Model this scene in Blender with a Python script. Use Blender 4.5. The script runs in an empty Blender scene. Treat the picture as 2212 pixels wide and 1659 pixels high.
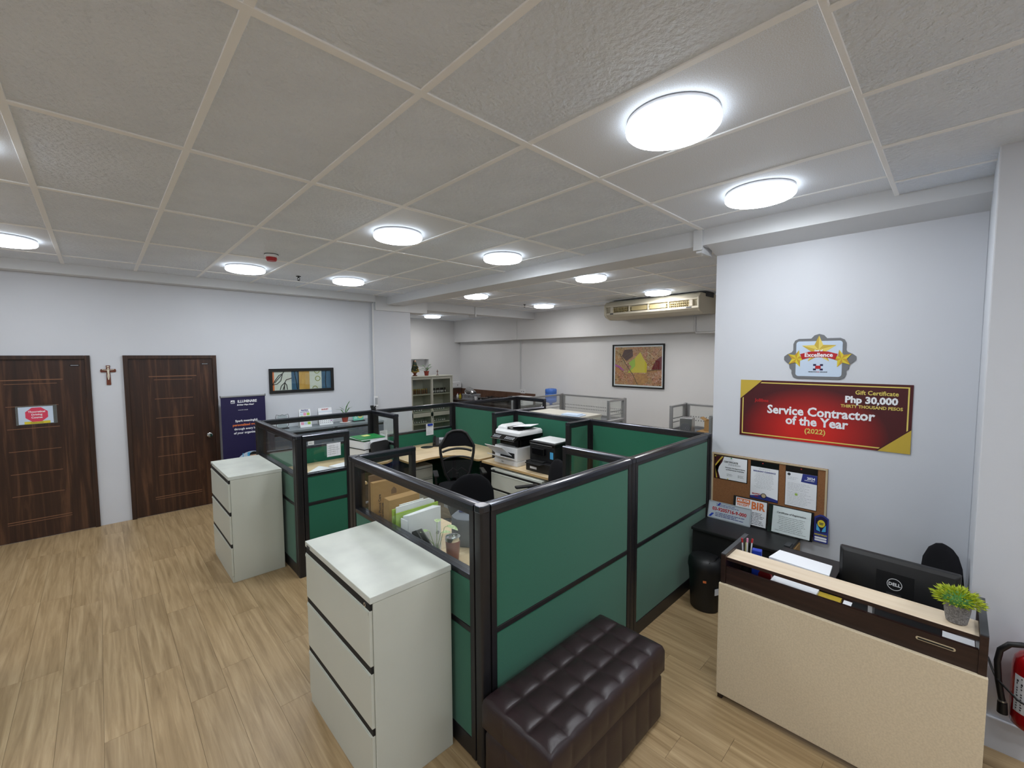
import bpy, bmesh, math, random
from mathutils import Matrix, Vector, Euler
random.seed(7)
scene = bpy.context.scene
C = scene.collection
PI = math.pi
sin, cos, rad = math.sin, math.cos, math.radians

# ------------------------------------------------------------------ camera, world, exposure
yaw, pitch, roll = rad(-43.93), rad(-3.645), rad(-0.275)
fw = Vector((-sin(yaw)*cos(pitch), cos(yaw)*cos(pitch), sin(pitch)))
rt = Vector((cos(yaw), sin(yaw), 0)); up = rt.cross(fw)
rt, up = cos(roll)*rt + sin(roll)*up, -sin(roll)*rt + cos(roll)*up
cd = bpy.data.cameras.new('camera'); cam = bpy.data.objects.new('camera', cd); C.objects.link(cam)
cd.sensor_width = 36.0; cd.sensor_fit = 'HORIZONTAL'; cd.lens = 926.2/2212*36.0
cd.clip_start = 0.05; cd.clip_end = 60
cam.matrix_world = Matrix(((rt.x, up.x, -fw.x, 0), (rt.y, up.y, -fw.y, 0), (rt.z, up.z, -fw.z, 2.016), (0, 0, 0, 1)))
scene.camera = cam
vs = scene.view_settings
vs.view_transform = 'Standard'; vs.look = 'None'; vs.gamma = 1.0; vs.use_curve_mapping = False
vs.exposure = 0.42
LAMP = 30.0                      # radiance of the round ceiling lamps
w = bpy.data.worlds.new('world'); scene.world = w; w.use_nodes = True
w.node_tree.nodes['Background'].inputs[0].default_value = (0.8, 0.9, 1, 1)
w.node_tree.nodes['Background'].inputs[1].default_value = 0.3

# ------------------------------------------------------------------ materials
def lin(c):
    return tuple((v/255/12.92 if v/255 <= 0.04045 else ((v/255+0.055)/1.055)**2.4) for v in c)
MATS = {}
def mat(name, rgb, rough=0.5, metal=0.0, noise=None, bump=None, spec=0.5, coat=0.0, emit=None, alpha=None, sheen=0):
    """rgb in 0-255 sRGB. noise=(scale(x,y,z), amount, rgb2); bump=(scale, strength, distance)"""
    if name in MATS: return MATS[name]
    m = bpy.data.materials.new(name); m.use_nodes = True; nt = m.node_tree; N = nt.nodes; L = nt.links
    b = N['Principled BSDF']; c = lin(rgb)
    b.inputs['Base Color'].default_value = (*c, 1); b.inputs['Roughness'].default_value = rough
    b.inputs['Metallic'].default_value = metal; b.inputs['Specular IOR Level'].default_value = spec
    b.inputs['Coat Weight'].default_value = coat
    if sheen: b.inputs['Sheen Weight'].default_value = sheen
    if emit: b.inputs['Emission Color'].default_value = (*lin(emit[0]), 1); b.inputs['Emission Strength'].default_value = emit[1]
    if alpha is not None: b.inputs['Alpha'].default_value = alpha
    if noise or bump:
        tc = N.new('ShaderNodeTexCoord')
    if noise:
        mp = N.new('ShaderNodeMapping'); mp.inputs['Scale'].default_value = noise[0]
        tn = N.new('ShaderNodeTexNoise'); tn.inputs['Scale'].default_value = 1; tn.inputs['Detail'].default_value = 5
        mx = N.new('ShaderNodeMix'); mx.data_type = 'RGBA'
        cr = N.new('ShaderNodeValToRGB'); cr.color_ramp.elements[0].position = 0.5-noise[1]/2; cr.color_ramp.elements[1].position = 0.5+noise[1]/2
        L.new(tc.outputs['Object'], mp.inputs[0]); L.new(mp.outputs[0], tn.inputs[0]); L.new(tn.outputs[0], cr.inputs[0])
        L.new(cr.outputs[0], mx.inputs[0]); mx.inputs[6].default_value = (*c, 1); mx.inputs[7].default_value = (*lin(noise[2]), 1)
        L.new(mx.outputs[2], b.inputs['Base Color'])
    if bump:
        bn = N.new('ShaderNodeTexNoise'); bn.inputs['Scale'].default_value = bump[0]; bn.inputs['Detail'].default_value = 4
        bp = N.new('ShaderNodeBump'); bp.inputs['Strength'].default_value = bump[1]; bp.inputs['Distance'].default_value = bump[2]
        L.new(tc.outputs['Object'], bn.inputs[0]); L.new(bn.outputs[0], bp.inputs['Height']); L.new(bp.outputs[0], b.inputs['Normal'])
    MATS[name] = m; return m

def glass(name, tint=(255, 255, 255), ior=1.5, frost=0.0, rough=0.0):
    """thin sheet: transparent, with a mirror reflection that grows towards grazing angles"""
    if name in MATS: return MATS[name]
    m = bpy.data.materials.new(name); m.use_nodes = True; nt = m.node_tree; N = nt.nodes; L = nt.links
    N.remove(N['Principled BSDF']); out = N['Material Output']
    tr = N.new('ShaderNodeBsdfTransparent'); tr.inputs[0].default_value = (*lin(tint), 1)
    gl = N.new('ShaderNodeBsdfGlossy'); gl.inputs['Roughness'].default_value = rough
    lw = N.new('ShaderNodeLayerWeight'); lw.inputs[0].default_value = 0.5
    pw_ = N.new('ShaderNodeMath'); pw_.operation = 'POWER'; pw_.inputs[1].default_value = 4; L.new(lw.outputs['Facing'], pw_.inputs[0])
    ma = N.new('ShaderNodeMath'); ma.operation = 'MULTIPLY_ADD'; ma.inputs[1].default_value = 0.5; ma.inputs[2].default_value = (ior-1)*0.075; L.new(pw_.outputs[0], ma.inputs[0])
    mx = N.new('ShaderNodeMixShader'); L.new(ma.outputs[0], mx.inputs[0]); L.new(tr.outputs[0], mx.inputs[1]); L.new(gl.outputs[0], mx.inputs[2])
    last = mx
    if frost:
        df = N.new('ShaderNodeBsdfDiffuse'); df.inputs[0].default_value = (*lin((min(255, tint[0]*.9), min(255, tint[1]*.9), min(255, tint[2]*.9))), 1)
        m2 = N.new('ShaderNodeMixShader'); m2.inputs[0].default_value = frost
        L.new(mx.outputs[0], m2.inputs[1]); L.new(df.outputs[0], m2.inputs[2]); last = m2
    L.new(last.outputs[0], out.inputs[0]); MATS[name] = m; return m

def wood(name, c1, c2, c3, rough=0.45, axis='z', scale=1.0, coat=0.0, perobj=False, contrast=1.0):
    """streaky wood grain running along axis"""
    if name in MATS: return MATS[name]
    m = bpy.data.materials.new(name); m.use_nodes = True; nt = m.node_tree; N = nt.nodes; L = nt.links
    b = N['Principled BSDF']; b.inputs['Roughness'].default_value = rough; b.inputs['Coat Weight'].default_value = coat
    geo = N.new('ShaderNodeNewGeometry'); mp = N.new('ShaderNodeMapping')
    hi, lo = 28*scale, 1.4*scale
    s = {'x': (lo, hi, hi), 'y': (hi, lo, hi), 'z': (hi, hi, lo)}[axis]
    mp.inputs['Scale'].default_value = s; L.new(geo.outputs['Position'], mp.inputs[0])
    vec = mp.outputs[0]
    if perobj:
        oi = N.new('ShaderNodeObjectInfo'); mu = N.new('ShaderNodeMath'); mu.operation = 'MULTIPLY'; mu.inputs[1].default_value = 37
        L.new(oi.outputs['Random'], mu.inputs[0]); ad = N.new('ShaderNodeVectorMath'); ad.operation = 'ADD'
        L.new(vec, ad.inputs[0]); L.new(mu.outputs[0], ad.inputs[1]); vec = ad.outputs[0]
    n1 = N.new('ShaderNodeTexNoise'); n1.inputs['Scale'].default_value = 1; n1.inputs['Detail'].default_value = 7; n1.inputs['Roughness'].default_value = 0.62; n1.inputs['Distortion'].default_value = 0.6
    L.new(vec, n1.inputs[0])
    cr = N.new('ShaderNodeValToRGB'); e = cr.color_ramp.elements
    e[0].position = 0.5-0.2/contrast; e[0].color = (*lin(c1), 1); e[1].position = 0.5+0.22/contrast; e[1].color = (*lin(c3), 1)
    k = e.new(0.5); k.color = (*lin(c2), 1)
    L.new(n1.outputs[0], cr.inputs[0]); colr = cr.outputs[0]
    if perobj:
        n2 = N.new('ShaderNodeMath'); n2.operation = 'MULTIPLY_ADD'; n2.inputs[1].default_value = 0.14; n2.inputs[2].default_value = 0.93
        L.new(oi.outputs['Random'], n2.inputs[0]); hs = N.new('ShaderNodeHueSaturation'); L.new(n2.outputs[0], hs.inputs['Value']); L.new(colr, hs.inputs['Color']); colr = hs.outputs[0]
    L.new(colr, b.inputs['Base Color'])
    bp = N.new('ShaderNodeBump'); bp.inputs['Strength'].default_value = 0.12; bp.inputs['Distance'].default_value = 0.002
    L.new(n1.outputs[0], bp.inputs['Height']); L.new(bp.outputs[0], b.inputs['Normal'])
    MATS[name] = m; return m

M = {}
M['wall'] = mat('white_wall_paint', (211, 214, 221), 0.5, bump=(9, 0.08, 0.004), noise=((1.2, 1.2, 1.2), .5, (206, 209, 216)), spec=0.35)
M['wallw'] = mat('warm_white_wall_paint', (228, 229, 230), 0.6, bump=(9, 0.08, 0.004), noise=((1.2, 1.2, 1.2), .5, (222, 223, 224)), spec=0.3)
M['trim'] = mat('white_trim_paint', (216, 218, 221), 0.45)
M['ceil'] = mat('ceiling_textured_paint', (238, 245, 254), 0.65, noise=((3, 3, 3), .4, (230, 237, 247)), bump=(38, 1.0, 0.02))
M['ceil_s'] = mat('ceiling_smooth_board', (239, 245, 254), 0.65, noise=((240, 240, 240), .10, (228, 231, 236)), bump=(160, 0.25, 0.002))
M['strip'] = mat('ceiling_joint_paint', (253, 254, 255), 0.6, bump=(70, 0.3, 0.003))
M['plank'] = wood('vinyl_floor_plank', (132, 107, 72), (168, 142, 105), (197, 172, 134), rough=0.38, axis='y', scale=1.1, perobj=True, contrast=0.75)
M['sub'] = mat('floor_base', (120, 95, 70), 0.6)
M['door'] = wood('dark_walnut_laminate', (34, 20, 14), (54, 32, 22), (104, 70, 48), rough=0.33, axis='z', scale=0.62, contrast=0.85)
M['doorf'] = wood('dark_walnut_frame', (34, 20, 14), (50, 30, 20), (76, 48, 33), rough=0.4, axis='z', scale=1.0)
M['wenge'] = wood('wenge_laminate', (30, 17, 15), (42, 25, 22), (56, 36, 31), rough=0.35, axis='y', scale=1.2)
M['groove'] = mat('door_groove', (126, 88, 64), 0.35)
M['green'] = mat('green_fabric', (38, 108, 84), 0.95, noise=((420, 420, 420), .35, (30, 94, 72)), bump=(600, 0.4, 0.001), sheen=0.3, spec=0.15)
M['frame'] = mat('charcoal_powder_metal', (31, 30, 33), 0.36, spec=0.5)
M['cap'] = mat('charcoal_satin_metal', (78, 80, 88), 0.22, metal=0.85)
M['plate'] = mat('pale_pressed_metal', (190, 199, 208), 0.4, metal=0.15)
M['silver'] = mat('silver_aluminium', (170, 171, 173), 0.35, metal=0.6)
M['glass'] = glass('clear_glass', (252, 254, 253), 1.5)
M['glassd'] = glass('smoked_glass', (170, 175, 172), 1.55)
M['glassf'] = glass('etched_glass', (252, 253, 252), 1.45, frost=0.10)
M['cab'] = mat('light_grey_green_steel', (205, 207, 196), 0.42, noise=((2, 2, 2), .5, (198, 201, 190)))
M['cabtop'] = mat('worn_steel_top', (214, 218, 210), 0.35, noise=((5, 5, 5), .3, (200, 204, 197)), bump=(6, 0.15, 0.01))
M['black'] = mat('black_plastic', (22, 22, 24), 0.45)
M['blackg'] = mat('glossy_black_plastic', (14, 14, 16), 0.18)
M['dark'] = mat('near_black', (12, 12, 13), 0.7)
M['blackf'] = mat('black_fabric', (20, 20, 24), 0.95, bump=(400, .4, .001), spec=0.2)
M['mesh'] = mat('black_mesh_net', (12, 12, 14), 0.8, alpha=0.72)
M['chrome'] = mat('chrome', (225, 225, 228), 0.12, metal=1.0)
M['white'] = mat('white_plastic', (232, 233, 235), 0.35)
M['paper'] = mat('white_paper', (236, 238, 243), 0.8)
M['grey'] = mat('grey_plastic', (112, 114, 118), 0.5)
M['dgrey'] = mat('dark_grey_print', (60, 62, 66), 0.6)
M['lgrey'] = mat('light_grey_print', (165, 168, 174), 0.7)
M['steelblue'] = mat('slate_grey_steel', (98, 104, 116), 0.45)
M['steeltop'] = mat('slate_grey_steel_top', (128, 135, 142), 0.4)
M['oak'] = wood('light_oak_laminate', (206, 180, 142), (220, 196, 158), (230, 208, 172), rough=0.4, axis='x', scale=0.8)
M['birch'] = wood('pale_birch_laminate', (212, 192, 165), (221, 203, 178), (228, 212, 190), rough=0.4, axis='y', scale=1.0)
M['edge'] = mat('desk_edge_band', (196, 162, 112), 0.45)
M['cream'] = mat('cream_speckled_laminate', (224, 208, 180), 0.5, noise=((130, 130, 130), .3, (212, 196, 168)))
M['leather'] = mat('dark_brown_leather', (44, 29, 32), 0.38, noise=((9, 9, 9), .4, (37, 23, 26)), bump=(160, 0.35, 0.0012), spec=0.55)
M['seam'] = mat('dark_seam_thread', (24, 15, 16), 0.8)
M['cork'] = mat('cork', (146, 100, 62), 0.9, noise=((240, 240, 240), .3, (128, 84, 50)))
M['pine'] = mat('pale_wood_strip', (196, 178, 146), 0.6)
M['red'] = mat('red_print', (178, 30, 34), 0.4)
M['dred'] = mat('dark_red_print', (112, 22, 26), 0.4)
M['ddred'] = mat('maroon_print', (66, 18, 22), 0.4)
M['gold'] = mat('gold_print', (196, 168, 62), 0.4)
M['lgold'] = mat('light_gold_print', (224, 204, 104), 0.4)
M['yel'] = mat('yellow_print', (214, 196, 52), 0.5)
M['yeld'] = mat('ochre_print', (190, 148, 40), 0.5)
M['yell'] = mat('pale_yellow_print', (216, 214, 130), 0.5)
M['orange'] = mat('orange_print', (226, 122, 66), 0.6)
M['navy'] = mat('navy_print', (24, 16, 66), 0.5)
M['navy2'] = mat('blue_print', (44, 54, 130), 0.5)
M['blue'] = mat('blue_plastic', (30, 60, 170), 0.4)
M['lblue'] = mat('light_blue_print', (80, 170, 220), 0.5)
M['pblue'] = mat('pale_blue_print', (196, 212, 232), 0.6)
M['pink'] = mat('pink_print', (226, 150, 180), 0.6)
M['lime'] = mat('lime_print', (160, 196, 70), 0.6)
M['magenta'] = mat('violet_print', (176, 80, 170), 0.5)
M['pinksign'] = mat('pink_red_sign', (214, 62, 92), 0.5)
M['leaf'] = mat('leaf_green', (52, 108, 44), 0.5, noise=((60, 60, 60), .4, (80, 140, 56)))
M['leafv'] = mat('variegated_leaf', (130, 170, 90), 0.5, noise=((70, 70, 70), .4, (206, 214, 170)))
M['leafy'] = mat('yellow_green_leaf', (198, 204, 40), 0.55, noise=((90, 90, 90), .4, (96, 130, 20)))
M['stem'] = mat('plant_stem', (70, 92, 44), 0.7)
M['terra'] = mat('terracotta', (150, 56, 40), 0.6)
M['stone'] = mat('speckled_stone', (140, 138, 138), 0.85, noise=((150, 150, 150), .25, (100, 98, 98)), bump=(120, .4, .002))
M['card'] = mat('brown_cardboard', (178, 142, 92), 0.85, noise=((8, 30, 30), .5, (168, 132, 84)))
M['cardd'] = mat('kraft_paper', (122, 96, 72), 0.85)
M['beige'] = mat('aged_beige_plastic', (208, 202, 184), 0.45)
M['beiged'] = mat('aged_louver_plastic', (178, 164, 120), 0.5)
M['rosew'] = mat('reddish_brown_wood', (104, 48, 26), 0.45)
M['ivory'] = mat('ivory_resin', (222, 214, 196), 0.5)
M['skin'] = mat('painted_skin_tone', (206, 168, 140), 0.6)
M['dgreen'] = mat('dark_green_robe', (28, 48, 30), 0.6)
M['fgreen'] = mat('bright_green_folder', (24, 128, 62), 0.4)
M['tile'] = mat('brown_wall_tile', (112, 82, 66), 0.35, noise=((9, 9, 9), .4, (98, 70, 56)))
M['counter'] = mat('dark_granite', (74, 66, 62), 0.25, noise=((90, 90, 90), .3, (50, 44, 42)))
M['steel'] = mat('stainless_steel', (190, 190, 192), 0.28, metal=0.9)
M['bottle'] = mat('blue_water_bottle_plastic', (70, 122, 214), 0.2, alpha=0.9)
M['jar'] = mat('brown_jar_glass', (74, 48, 30), 0.2)
M['jarc'] = mat('clear_jar_contents', (120, 118, 110), 0.2)
M['fired'] = mat('glossy_red_enamel', (168, 16, 22), 0.2, coat=0.6)
M['tumbler'] = mat('dusty_rose_enamel', (150, 96, 90), 0.35)
M['smoke'] = mat('slate_grey_cloth', (112, 117, 128), .8, noise=((9, 9, 9), .4, (96, 101, 112)))
M['acrylic'] = glass('clear_acrylic', (235, 240, 240), 1.5, frost=0.1)
M['jarglass'] = glass('cabinet_glass', (244, 246, 243), 1.35)
M['trunk'] = mat('white_pvc_trunking', (216, 217, 219), 0.5)
def lamp_mat():
    m = bpy.data.materials.new('lamp_diffuser_glow'); m.use_nodes = True; b = m.node_tree.nodes['Principled BSDF']
    b.inputs['Base Color'].default_value = (.9, .9, .9, 1); b.inputs['Roughness'].default_value = .4
    b.inputs['Emission Color'].default_value = (0.91, 0.96, 1.0, 1); b.inputs['Emission Strength'].default_value = LAMP
    return m
M['lamp'] = lamp_mat()
def lampw_mat():
    m = bpy.data.materials.new('lamp_diffuser_neutral_glow'); m.use_nodes = True; b = m.node_tree.nodes['Principled BSDF']
    b.inputs['Base Color'].default_value = (.9, .9, .9, 1)
    b.inputs['Emission Color'].default_value = (1.0, 0.975, 0.96, 1); b.inputs['Emission Strength'].default_value = LAMP*1.0
    return m
M['lampw'] = lampw_mat()
M['rim'] = mat('lamp_rim_glow', (230, 232, 235), .4, emit=((235, 245, 255), 3.2))

# ------------------------------------------------------------------ mesh helper
WM = {}          # world matrix of each thing root, for building its parts in world coordinates
class MB:
    def __init__(s): s.bm = bmesh.new()
    def _add(s, vs_, fs, T=None):
        v = [s.bm.verts.new(T @ Vector(p) if T else p) for p in vs_]
        for f in fs:
            try: s.bm.faces.new([v[i] for i in f])
            except ValueError: pass
        return s
    def box(s, x0, x1, y0, y1, z0, z1, T=None):
        x0, x1 = min(x0, x1), max(x0, x1); y0, y1 = min(y0, y1), max(y0, y1); z0, z1 = min(z0, z1), max(z0, z1)
        return s._add([(x0,y0,z0),(x1,y0,z0),(x1,y1,z0),(x0,y1,z0),(x0,y0,z1),(x1,y0,z1),(x1,y1,z1),(x0,y1,z1)],
            [(0,3,2,1),(4,5,6,7),(0,1,5,4),(1,2,6,5),(2,3,7,6),(3,0,4,7)], T)
    def prism(s, poly, a0, a1, axis='z', T=None):
        """poly: 2-D outline; axis z: (x,y); axis y: (x,z); axis x: (y,z)"""
        f = {'z': lambda p, a: (p[0], p[1], a), 'y': lambda p, a: (p[0], a, p[1]), 'x': lambda p, a: (a, p[0], p[1])}[axis]
        n = len(poly)
        return s._add([f(p, a0) for p in poly] + [f(p, a1) for p in poly],
            [tuple(range(n)), tuple(range(2*n-1, n-1, -1))] + [(i, (i+1) % n, n+(i+1) % n, n+i) for i in range(n)], T)
    def rings(s, rings, cap=True, closed=False, T=None):
        n = len(rings[0]); vsx = [p for r in rings for p in r]; fs = []
        for k in range(len(rings)-1):
            for i in range(n): fs.append((k*n+i, k*n+(i+1) % n, (k+1)*n+(i+1) % n, (k+1)*n+i))
        if cap: fs += [tuple(range(n-1, -1, -1)), tuple(range((len(rings)-1)*n, len(rings)*n))]
        return s._add(vsx, fs, T)
    def lathe(s, prof, c=(0, 0, 0), n=20, T=None, cap=True):
        return s.rings([[(c[0]+r*cos(2*PI*i/n), c[1]+r*sin(2*PI*i/n), c[2]+z) for i in range(n)] for r, z in prof], cap, T=T)
    def cyl(s, p0, p1, r0, r1=None, n=14, T=None):
        p0, p1 = Vector(p0), Vector(p1); d = (p1-p0).normalized(); a = d.orthogonal().normalized(); b = d.cross(a); r1 = r0 if r1 is None else r1
        return s.rings([[tuple(p+(a*cos(2*PI*i/n)+b*sin(2*PI*i/n))*r) for i in range(n)] for p, r in ((p0, r0), (p1, r1))], T=T)
    def tube(s, pts, r, n=8, T=None):
        pts = [Vector(p) for p in pts]; R = []; a = None
        for i, p in enumerate(pts):
            d = (pts[min(i+1, len(pts)-1)]-pts[max(i-1, 0)]).normalized()
            a = (a-d*a.dot(d)).normalized() if a else d.orthogonal().normalized()
            b = d.cross(a); rr = r[i] if isinstance(r, (list, tuple)) else r
            R.append([tuple(p+(a*cos(2*PI*k/n)+b*sin(2*PI*k/n))*rr) for k in range(n)])
        return s.rings(R, T=T)
    def ball(s, c, r, n=12, m=8, sc=(1, 1, 1), T=None):
        return s.lathe([(max(1e-4, r*sin(PI*k/m))*1.0, -r*cos(PI*k/m)) for k in range(m+1)], (0, 0, 0), n,
            T=(T or Matrix()) @ Matrix.Translation(c) @ Matrix.Diagonal((*sc, 1)))
    def text(s, txt, x, z, size, y=-0.001, align='CENTER', bold=0.0, T=None, depth=0.0006, stretch=1.0, shear=0.0):
        cu = bpy.data.curves.new('t', 'FONT'); cu.body = txt; cu.size = size; cu.align_x = align; cu.align_y = 'CENTER'
        cu.offset = bold; cu.extrude = depth; cu.resolution_u = 2; cu.shear = shear
        o = bpy.data.objects.new('t', cu); C.objects.link(o)
        dg = bpy.context.evaluated_depsgraph_get(); me = bpy.data.meshes.new_from_object(o.evaluated_get(dg))
        Q = (T or Matrix()) @ Matrix.Translation((x, y, z)) @ Matrix.Diagonal((stretch, 1, 1, 1)) @ Matrix.Rotation(PI/2, 4, 'X')
        me.transform(Q); s.bm.from_mesh(me)
        bpy.data.objects.remove(o); bpy.data.meshes.remove(me); bpy.data.curves.remove(cu)
        return s
    def build(s, name, material, parent=None, smooth=0, bevel=0, seg=2, local=False, label=None, kind=None, stuff=False):
        bm = s.bm
        bmesh.ops.recalc_face_normals(bm, faces=bm.faces)
        if bevel:
            es = [e for e in bm.edges if len(e.link_faces) == 2 and e.calc_face_angle(0) > 0.5]
            bmesh.ops.bevel(bm, geom=es, offset=bevel, segments=seg, profile=0.6, affect='EDGES', clamp_overlap=True)
        if parent is not None and not local and parent in WM: bm.transform(WM[parent].inverted())
        me = bpy.data.meshes.new(name); bm.to_mesh(me); bm.free()
        if smooth:
            me.shade_smooth(); me.set_sharp_from_angle(angle=rad(smooth))
        for mm in (material if isinstance(material, (list, tuple)) else [material]): me.materials.append(mm)
        o = bpy.data.objects.new(name, me); C.objects.link(o)
        if parent is not None:
            o.parent = parent
            if parent in WM: WM[o] = WM[parent]
        else: WM[o] = Matrix()
        if label: o['label'] = label
        if kind: o['kind'] = kind
        if stuff: o['kind'] = 'stuff'
        return o
def B(*a, **k): return MB().box(*a, **k)
def tag(o, label, cat, group=None):
    o['label'] = label; o['category'] = cat
    if group: o['group'] = group
    return o
def thing(name, label, cat, loc=(0, 0, 0), rotz=0, group=None):
    o = bpy.data.objects.new(name, None); C.objects.link(o); o.empty_display_size = 0.1
    o.location = loc; o.rotation_euler = (0, 0, rotz); tag(o, label, cat, group)
    WM[o] = Matrix.Translation(loc) @ Matrix.Rotation(rotz, 4, 'Z'); return o
KIDS = {}
def kids(o): return [c for c in bpy.data.objects if c.parent == o]
def dup(root, loc, rotz=None, label=None, group=None):
    r = root.copy(); C.objects.link(r); r.location = loc
    if rotz is not None: r.rotation_euler = (0, 0, rotz)
    if label: r['label'] = label
    if group: r['group'] = group
    def rec(a, b):
        for ch in kids(a):
            c = ch.copy(); C.objects.link(c); c.parent = b; rec(ch, c)
    rec(root, r); WM[r] = Matrix.Translation(loc) @ Matrix.Rotation(r.rotation_euler.z, 4, 'Z'); return r
def struct(name, mb, m, parent=None, **k):
    o = mb.build(name, m, parent, **k)
    if parent is None: o['kind'] = 'structure'
    return o
def rrect(x0, x1, z0, z1, r, n=5):
    P = []
    for cx, cz, a0 in ((x1-r, z1-r, 0), (x0+r, z1-r, 90), (x0+r, z0+r, 180), (x1-r, z0+r, 270)):
        for k in range(n+1):
            a = rad(a0+90*k/n); P.append((cx+r*cos(a), cz+r*sin(a)))
    return P
def lines(mb, x0, x1, z0, z1, n, h, y=-0.0035, seed=1, center=False, d=0.0005):
    """rows of print too small to read: thin broken dashes"""
    rr = random.Random(seed)
    for i in range(n):
        z = z1-(z1-z0)*(i+.5)/n; ww = (x1-x0)*(rr.uniform(.6, 1)); x = (x0+x1)/2-ww/2 if center else x0; e = x+ww
        while x < e-.002:
            l = min(rr.uniform(.008, .028)*max(.6, (x1-x0)/.2), e-x); mb.box(x, x+l, y-d, y, z-h/2, z+h/2); x += l+.004
    return mb
# ------------------------------------------------------------------ room shell
H = 3.076
XC = 3.94          # face of the white wall behind the reception desk
YW = 7.1           # face of the wall with the two doors
# floor: base slab plus separate vinyl planks where the open floor shows
floor = struct('floor', B(-4.1, 8.2, -3.6, 10.8, -0.12, -0.004), M['sub'])
pw, pl = 0.184, 1.22
pm = MB().box(-pw/2+.0006, pw/2-.0006, -pl/2+.0006, pl/2-.0006, -.004, 0)
first = None; np_ = 0
rr = random.Random(3)
cells = []
for i in range(-6, 30):
    x = -0.9+i*pw; off = rr.uniform(0, pl)
    for j in range(-2, 9):
        y = j*pl+off-0.6
        vis = (-1.2 < x < 1.45 and 0.7 < y < 7.0) or (1.2 < x < 3.95 and -0.2 < y < 1.5 and x+y > 1.9) or (1.3 < x < 3.9 and 2.3 < y < 4.6)
        if vis and y+pl/2 < YW-0.001+.62: cells.append((x, y))
cells = cells[:298]
used = set()
for x, y in cells:
    y1 = min(y+pl/2, YW-.002); y0 = y-pl/2
    if y1-y0 < .03: continue
    if y1 < y+pl/2-1e-6 or first is None:
        mb = MB().box(-pw/2+.0006, pw/2-.0006, y0-y+.0006, y1-y-.0006, -.004, 0)
        o = mb.build('plank', M['plank'], floor)
        if first is None and y1 >= y+pl/2-1e-6: first = o
    else:
        o = first.copy(); C.objects.link(o)
    o.location = (x, y, 0); used.add((round(x, 3), round(y, 3)))
# the rest of the flooring (hardly seen): one sheet of joined planks around the countable ones
mb = MB(); rr = random.Random(3)
for i in range(-19, 50):
    x = -0.9+i*pw
    if -6 <= i < 30: off = rr.uniform(0, pl)
    else: off = (i*0.37) % pl
    for j in range(-3, 10):
        y = j*pl+off-0.6
        if (round(x, 3), round(y, 3)) in used: continue
        y0, y1 = y-pl/2, y+pl/2
        y0 = max(y0, -3.5); y1 = min(y1, 10.39)
        if x > 8.0 or x < -4 or y1-y0 < .03: continue
        if x < 4.2:
            y1 = min(y1, YW-.002)
        if y1-y0 < .03: continue
        mb.box(x-pw/2+.0006, x+pw/2-.0006, y0+.0006, y1-.0006, -.004, -.0001)
mb.build('planking', M['plank'], floor, stuff=True)

# ceiling: slab, board panels, raised joint strips
ceiling = struct('ceiling', B(-4.1, 8.2, -3.6, 10.8, H+.012, H+.12), M['strip'])
GX, GY, TX, TY = 0.985, 1.54, 0.61, 1.22
lamp_cells = []
LAMPS = [(1.90, .93), (3.12, .93), (1.90, 3.37), (3.12, 3.37), (1.29, 5.81), (2.51, 5.81), (-.54, 5.81), (-.54, 3.37), (4.76, 3.42), (6.65, 3.45), (4.70, 5.75), (6.63, 5.93), (6.18, 9.32)]
smooth_cells = {(1, -1), (2, -1), (3, -1), (4, -1), (5, -1)}
for (x, y) in LAMPS: smooth_cells.add((math.floor((x-GX)/TX), math.floor((y-GY)/TY)))
tilem = {}
for i in range(-8, 12):
    for j in range(-4, 8):
        x0, x1 = GX+i*TX, GX+(i+1)*TX; y0, y1 = GY+j*TY, GY+(j+1)*TY
        x0, x1, y0, y1 = max(x0, -4), min(x1, 8), max(y0, -3.5), min(y1, 10.5)
        if x1-x0 < .05 or y1-y0 < .05: continue
        if x1 <= 4.2 and y0 > YW: continue
        sm = (i, j) in smooth_cells
        key = (round(x1-x0, 3), round(y1-y0, 3), sm)
        if key not in tilem:
            tilem[key] = MB().box(0, x1-x0-.002, 0, y1-y0-.002, 0, .012).build('ceiling_panel', M['ceil_s'] if sm else M['ceil'], ceiling, bevel=.001, seg=1); o = tilem[key]
        else: o = tilem[key].copy(); C.objects.link(o)
        o.location = (x0+.001, y0+.001, H+rr.uniform(-.0008, .0008)-(.045 if j <= -2 else 0))
for i in range(-8, 13):
    x = GX+i*TX
    if x > 8: continue
    wd = .016 if i != 4 else .010
    ymax = 10.4 if x > 4.2 else YW
    if x < 3.7: MB().box(x-wd, x+wd, -3.5, .31, H-.0495, H-.043).build('joint_strip', M['strip'], ceiling, bevel=.002, seg=1)
    MB().box(x-wd, x+wd, .33, ymax, H-.0055, H+.002).build('joint_strip', M['strip'], ceiling, bevel=.002, seg=1)
for j in range(-4, 8):
    y = GY+j*TY; wd = .02; dz = .045 if j <= -2 else 0
    if j == -1: MB().box(-4, 3.72, y-.02, y+.004, H-.049, H+.005).build('joint_strip', M['strip'], ceiling, bevel=.003, seg=1); continue
    MB().box(4.2 if y > YW else -4, 8, y-wd, y+wd, H-.0062-dz, H+.002-dz).build('joint_strip', M['strip'], ceiling, bevel=.002, seg=1)

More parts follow.
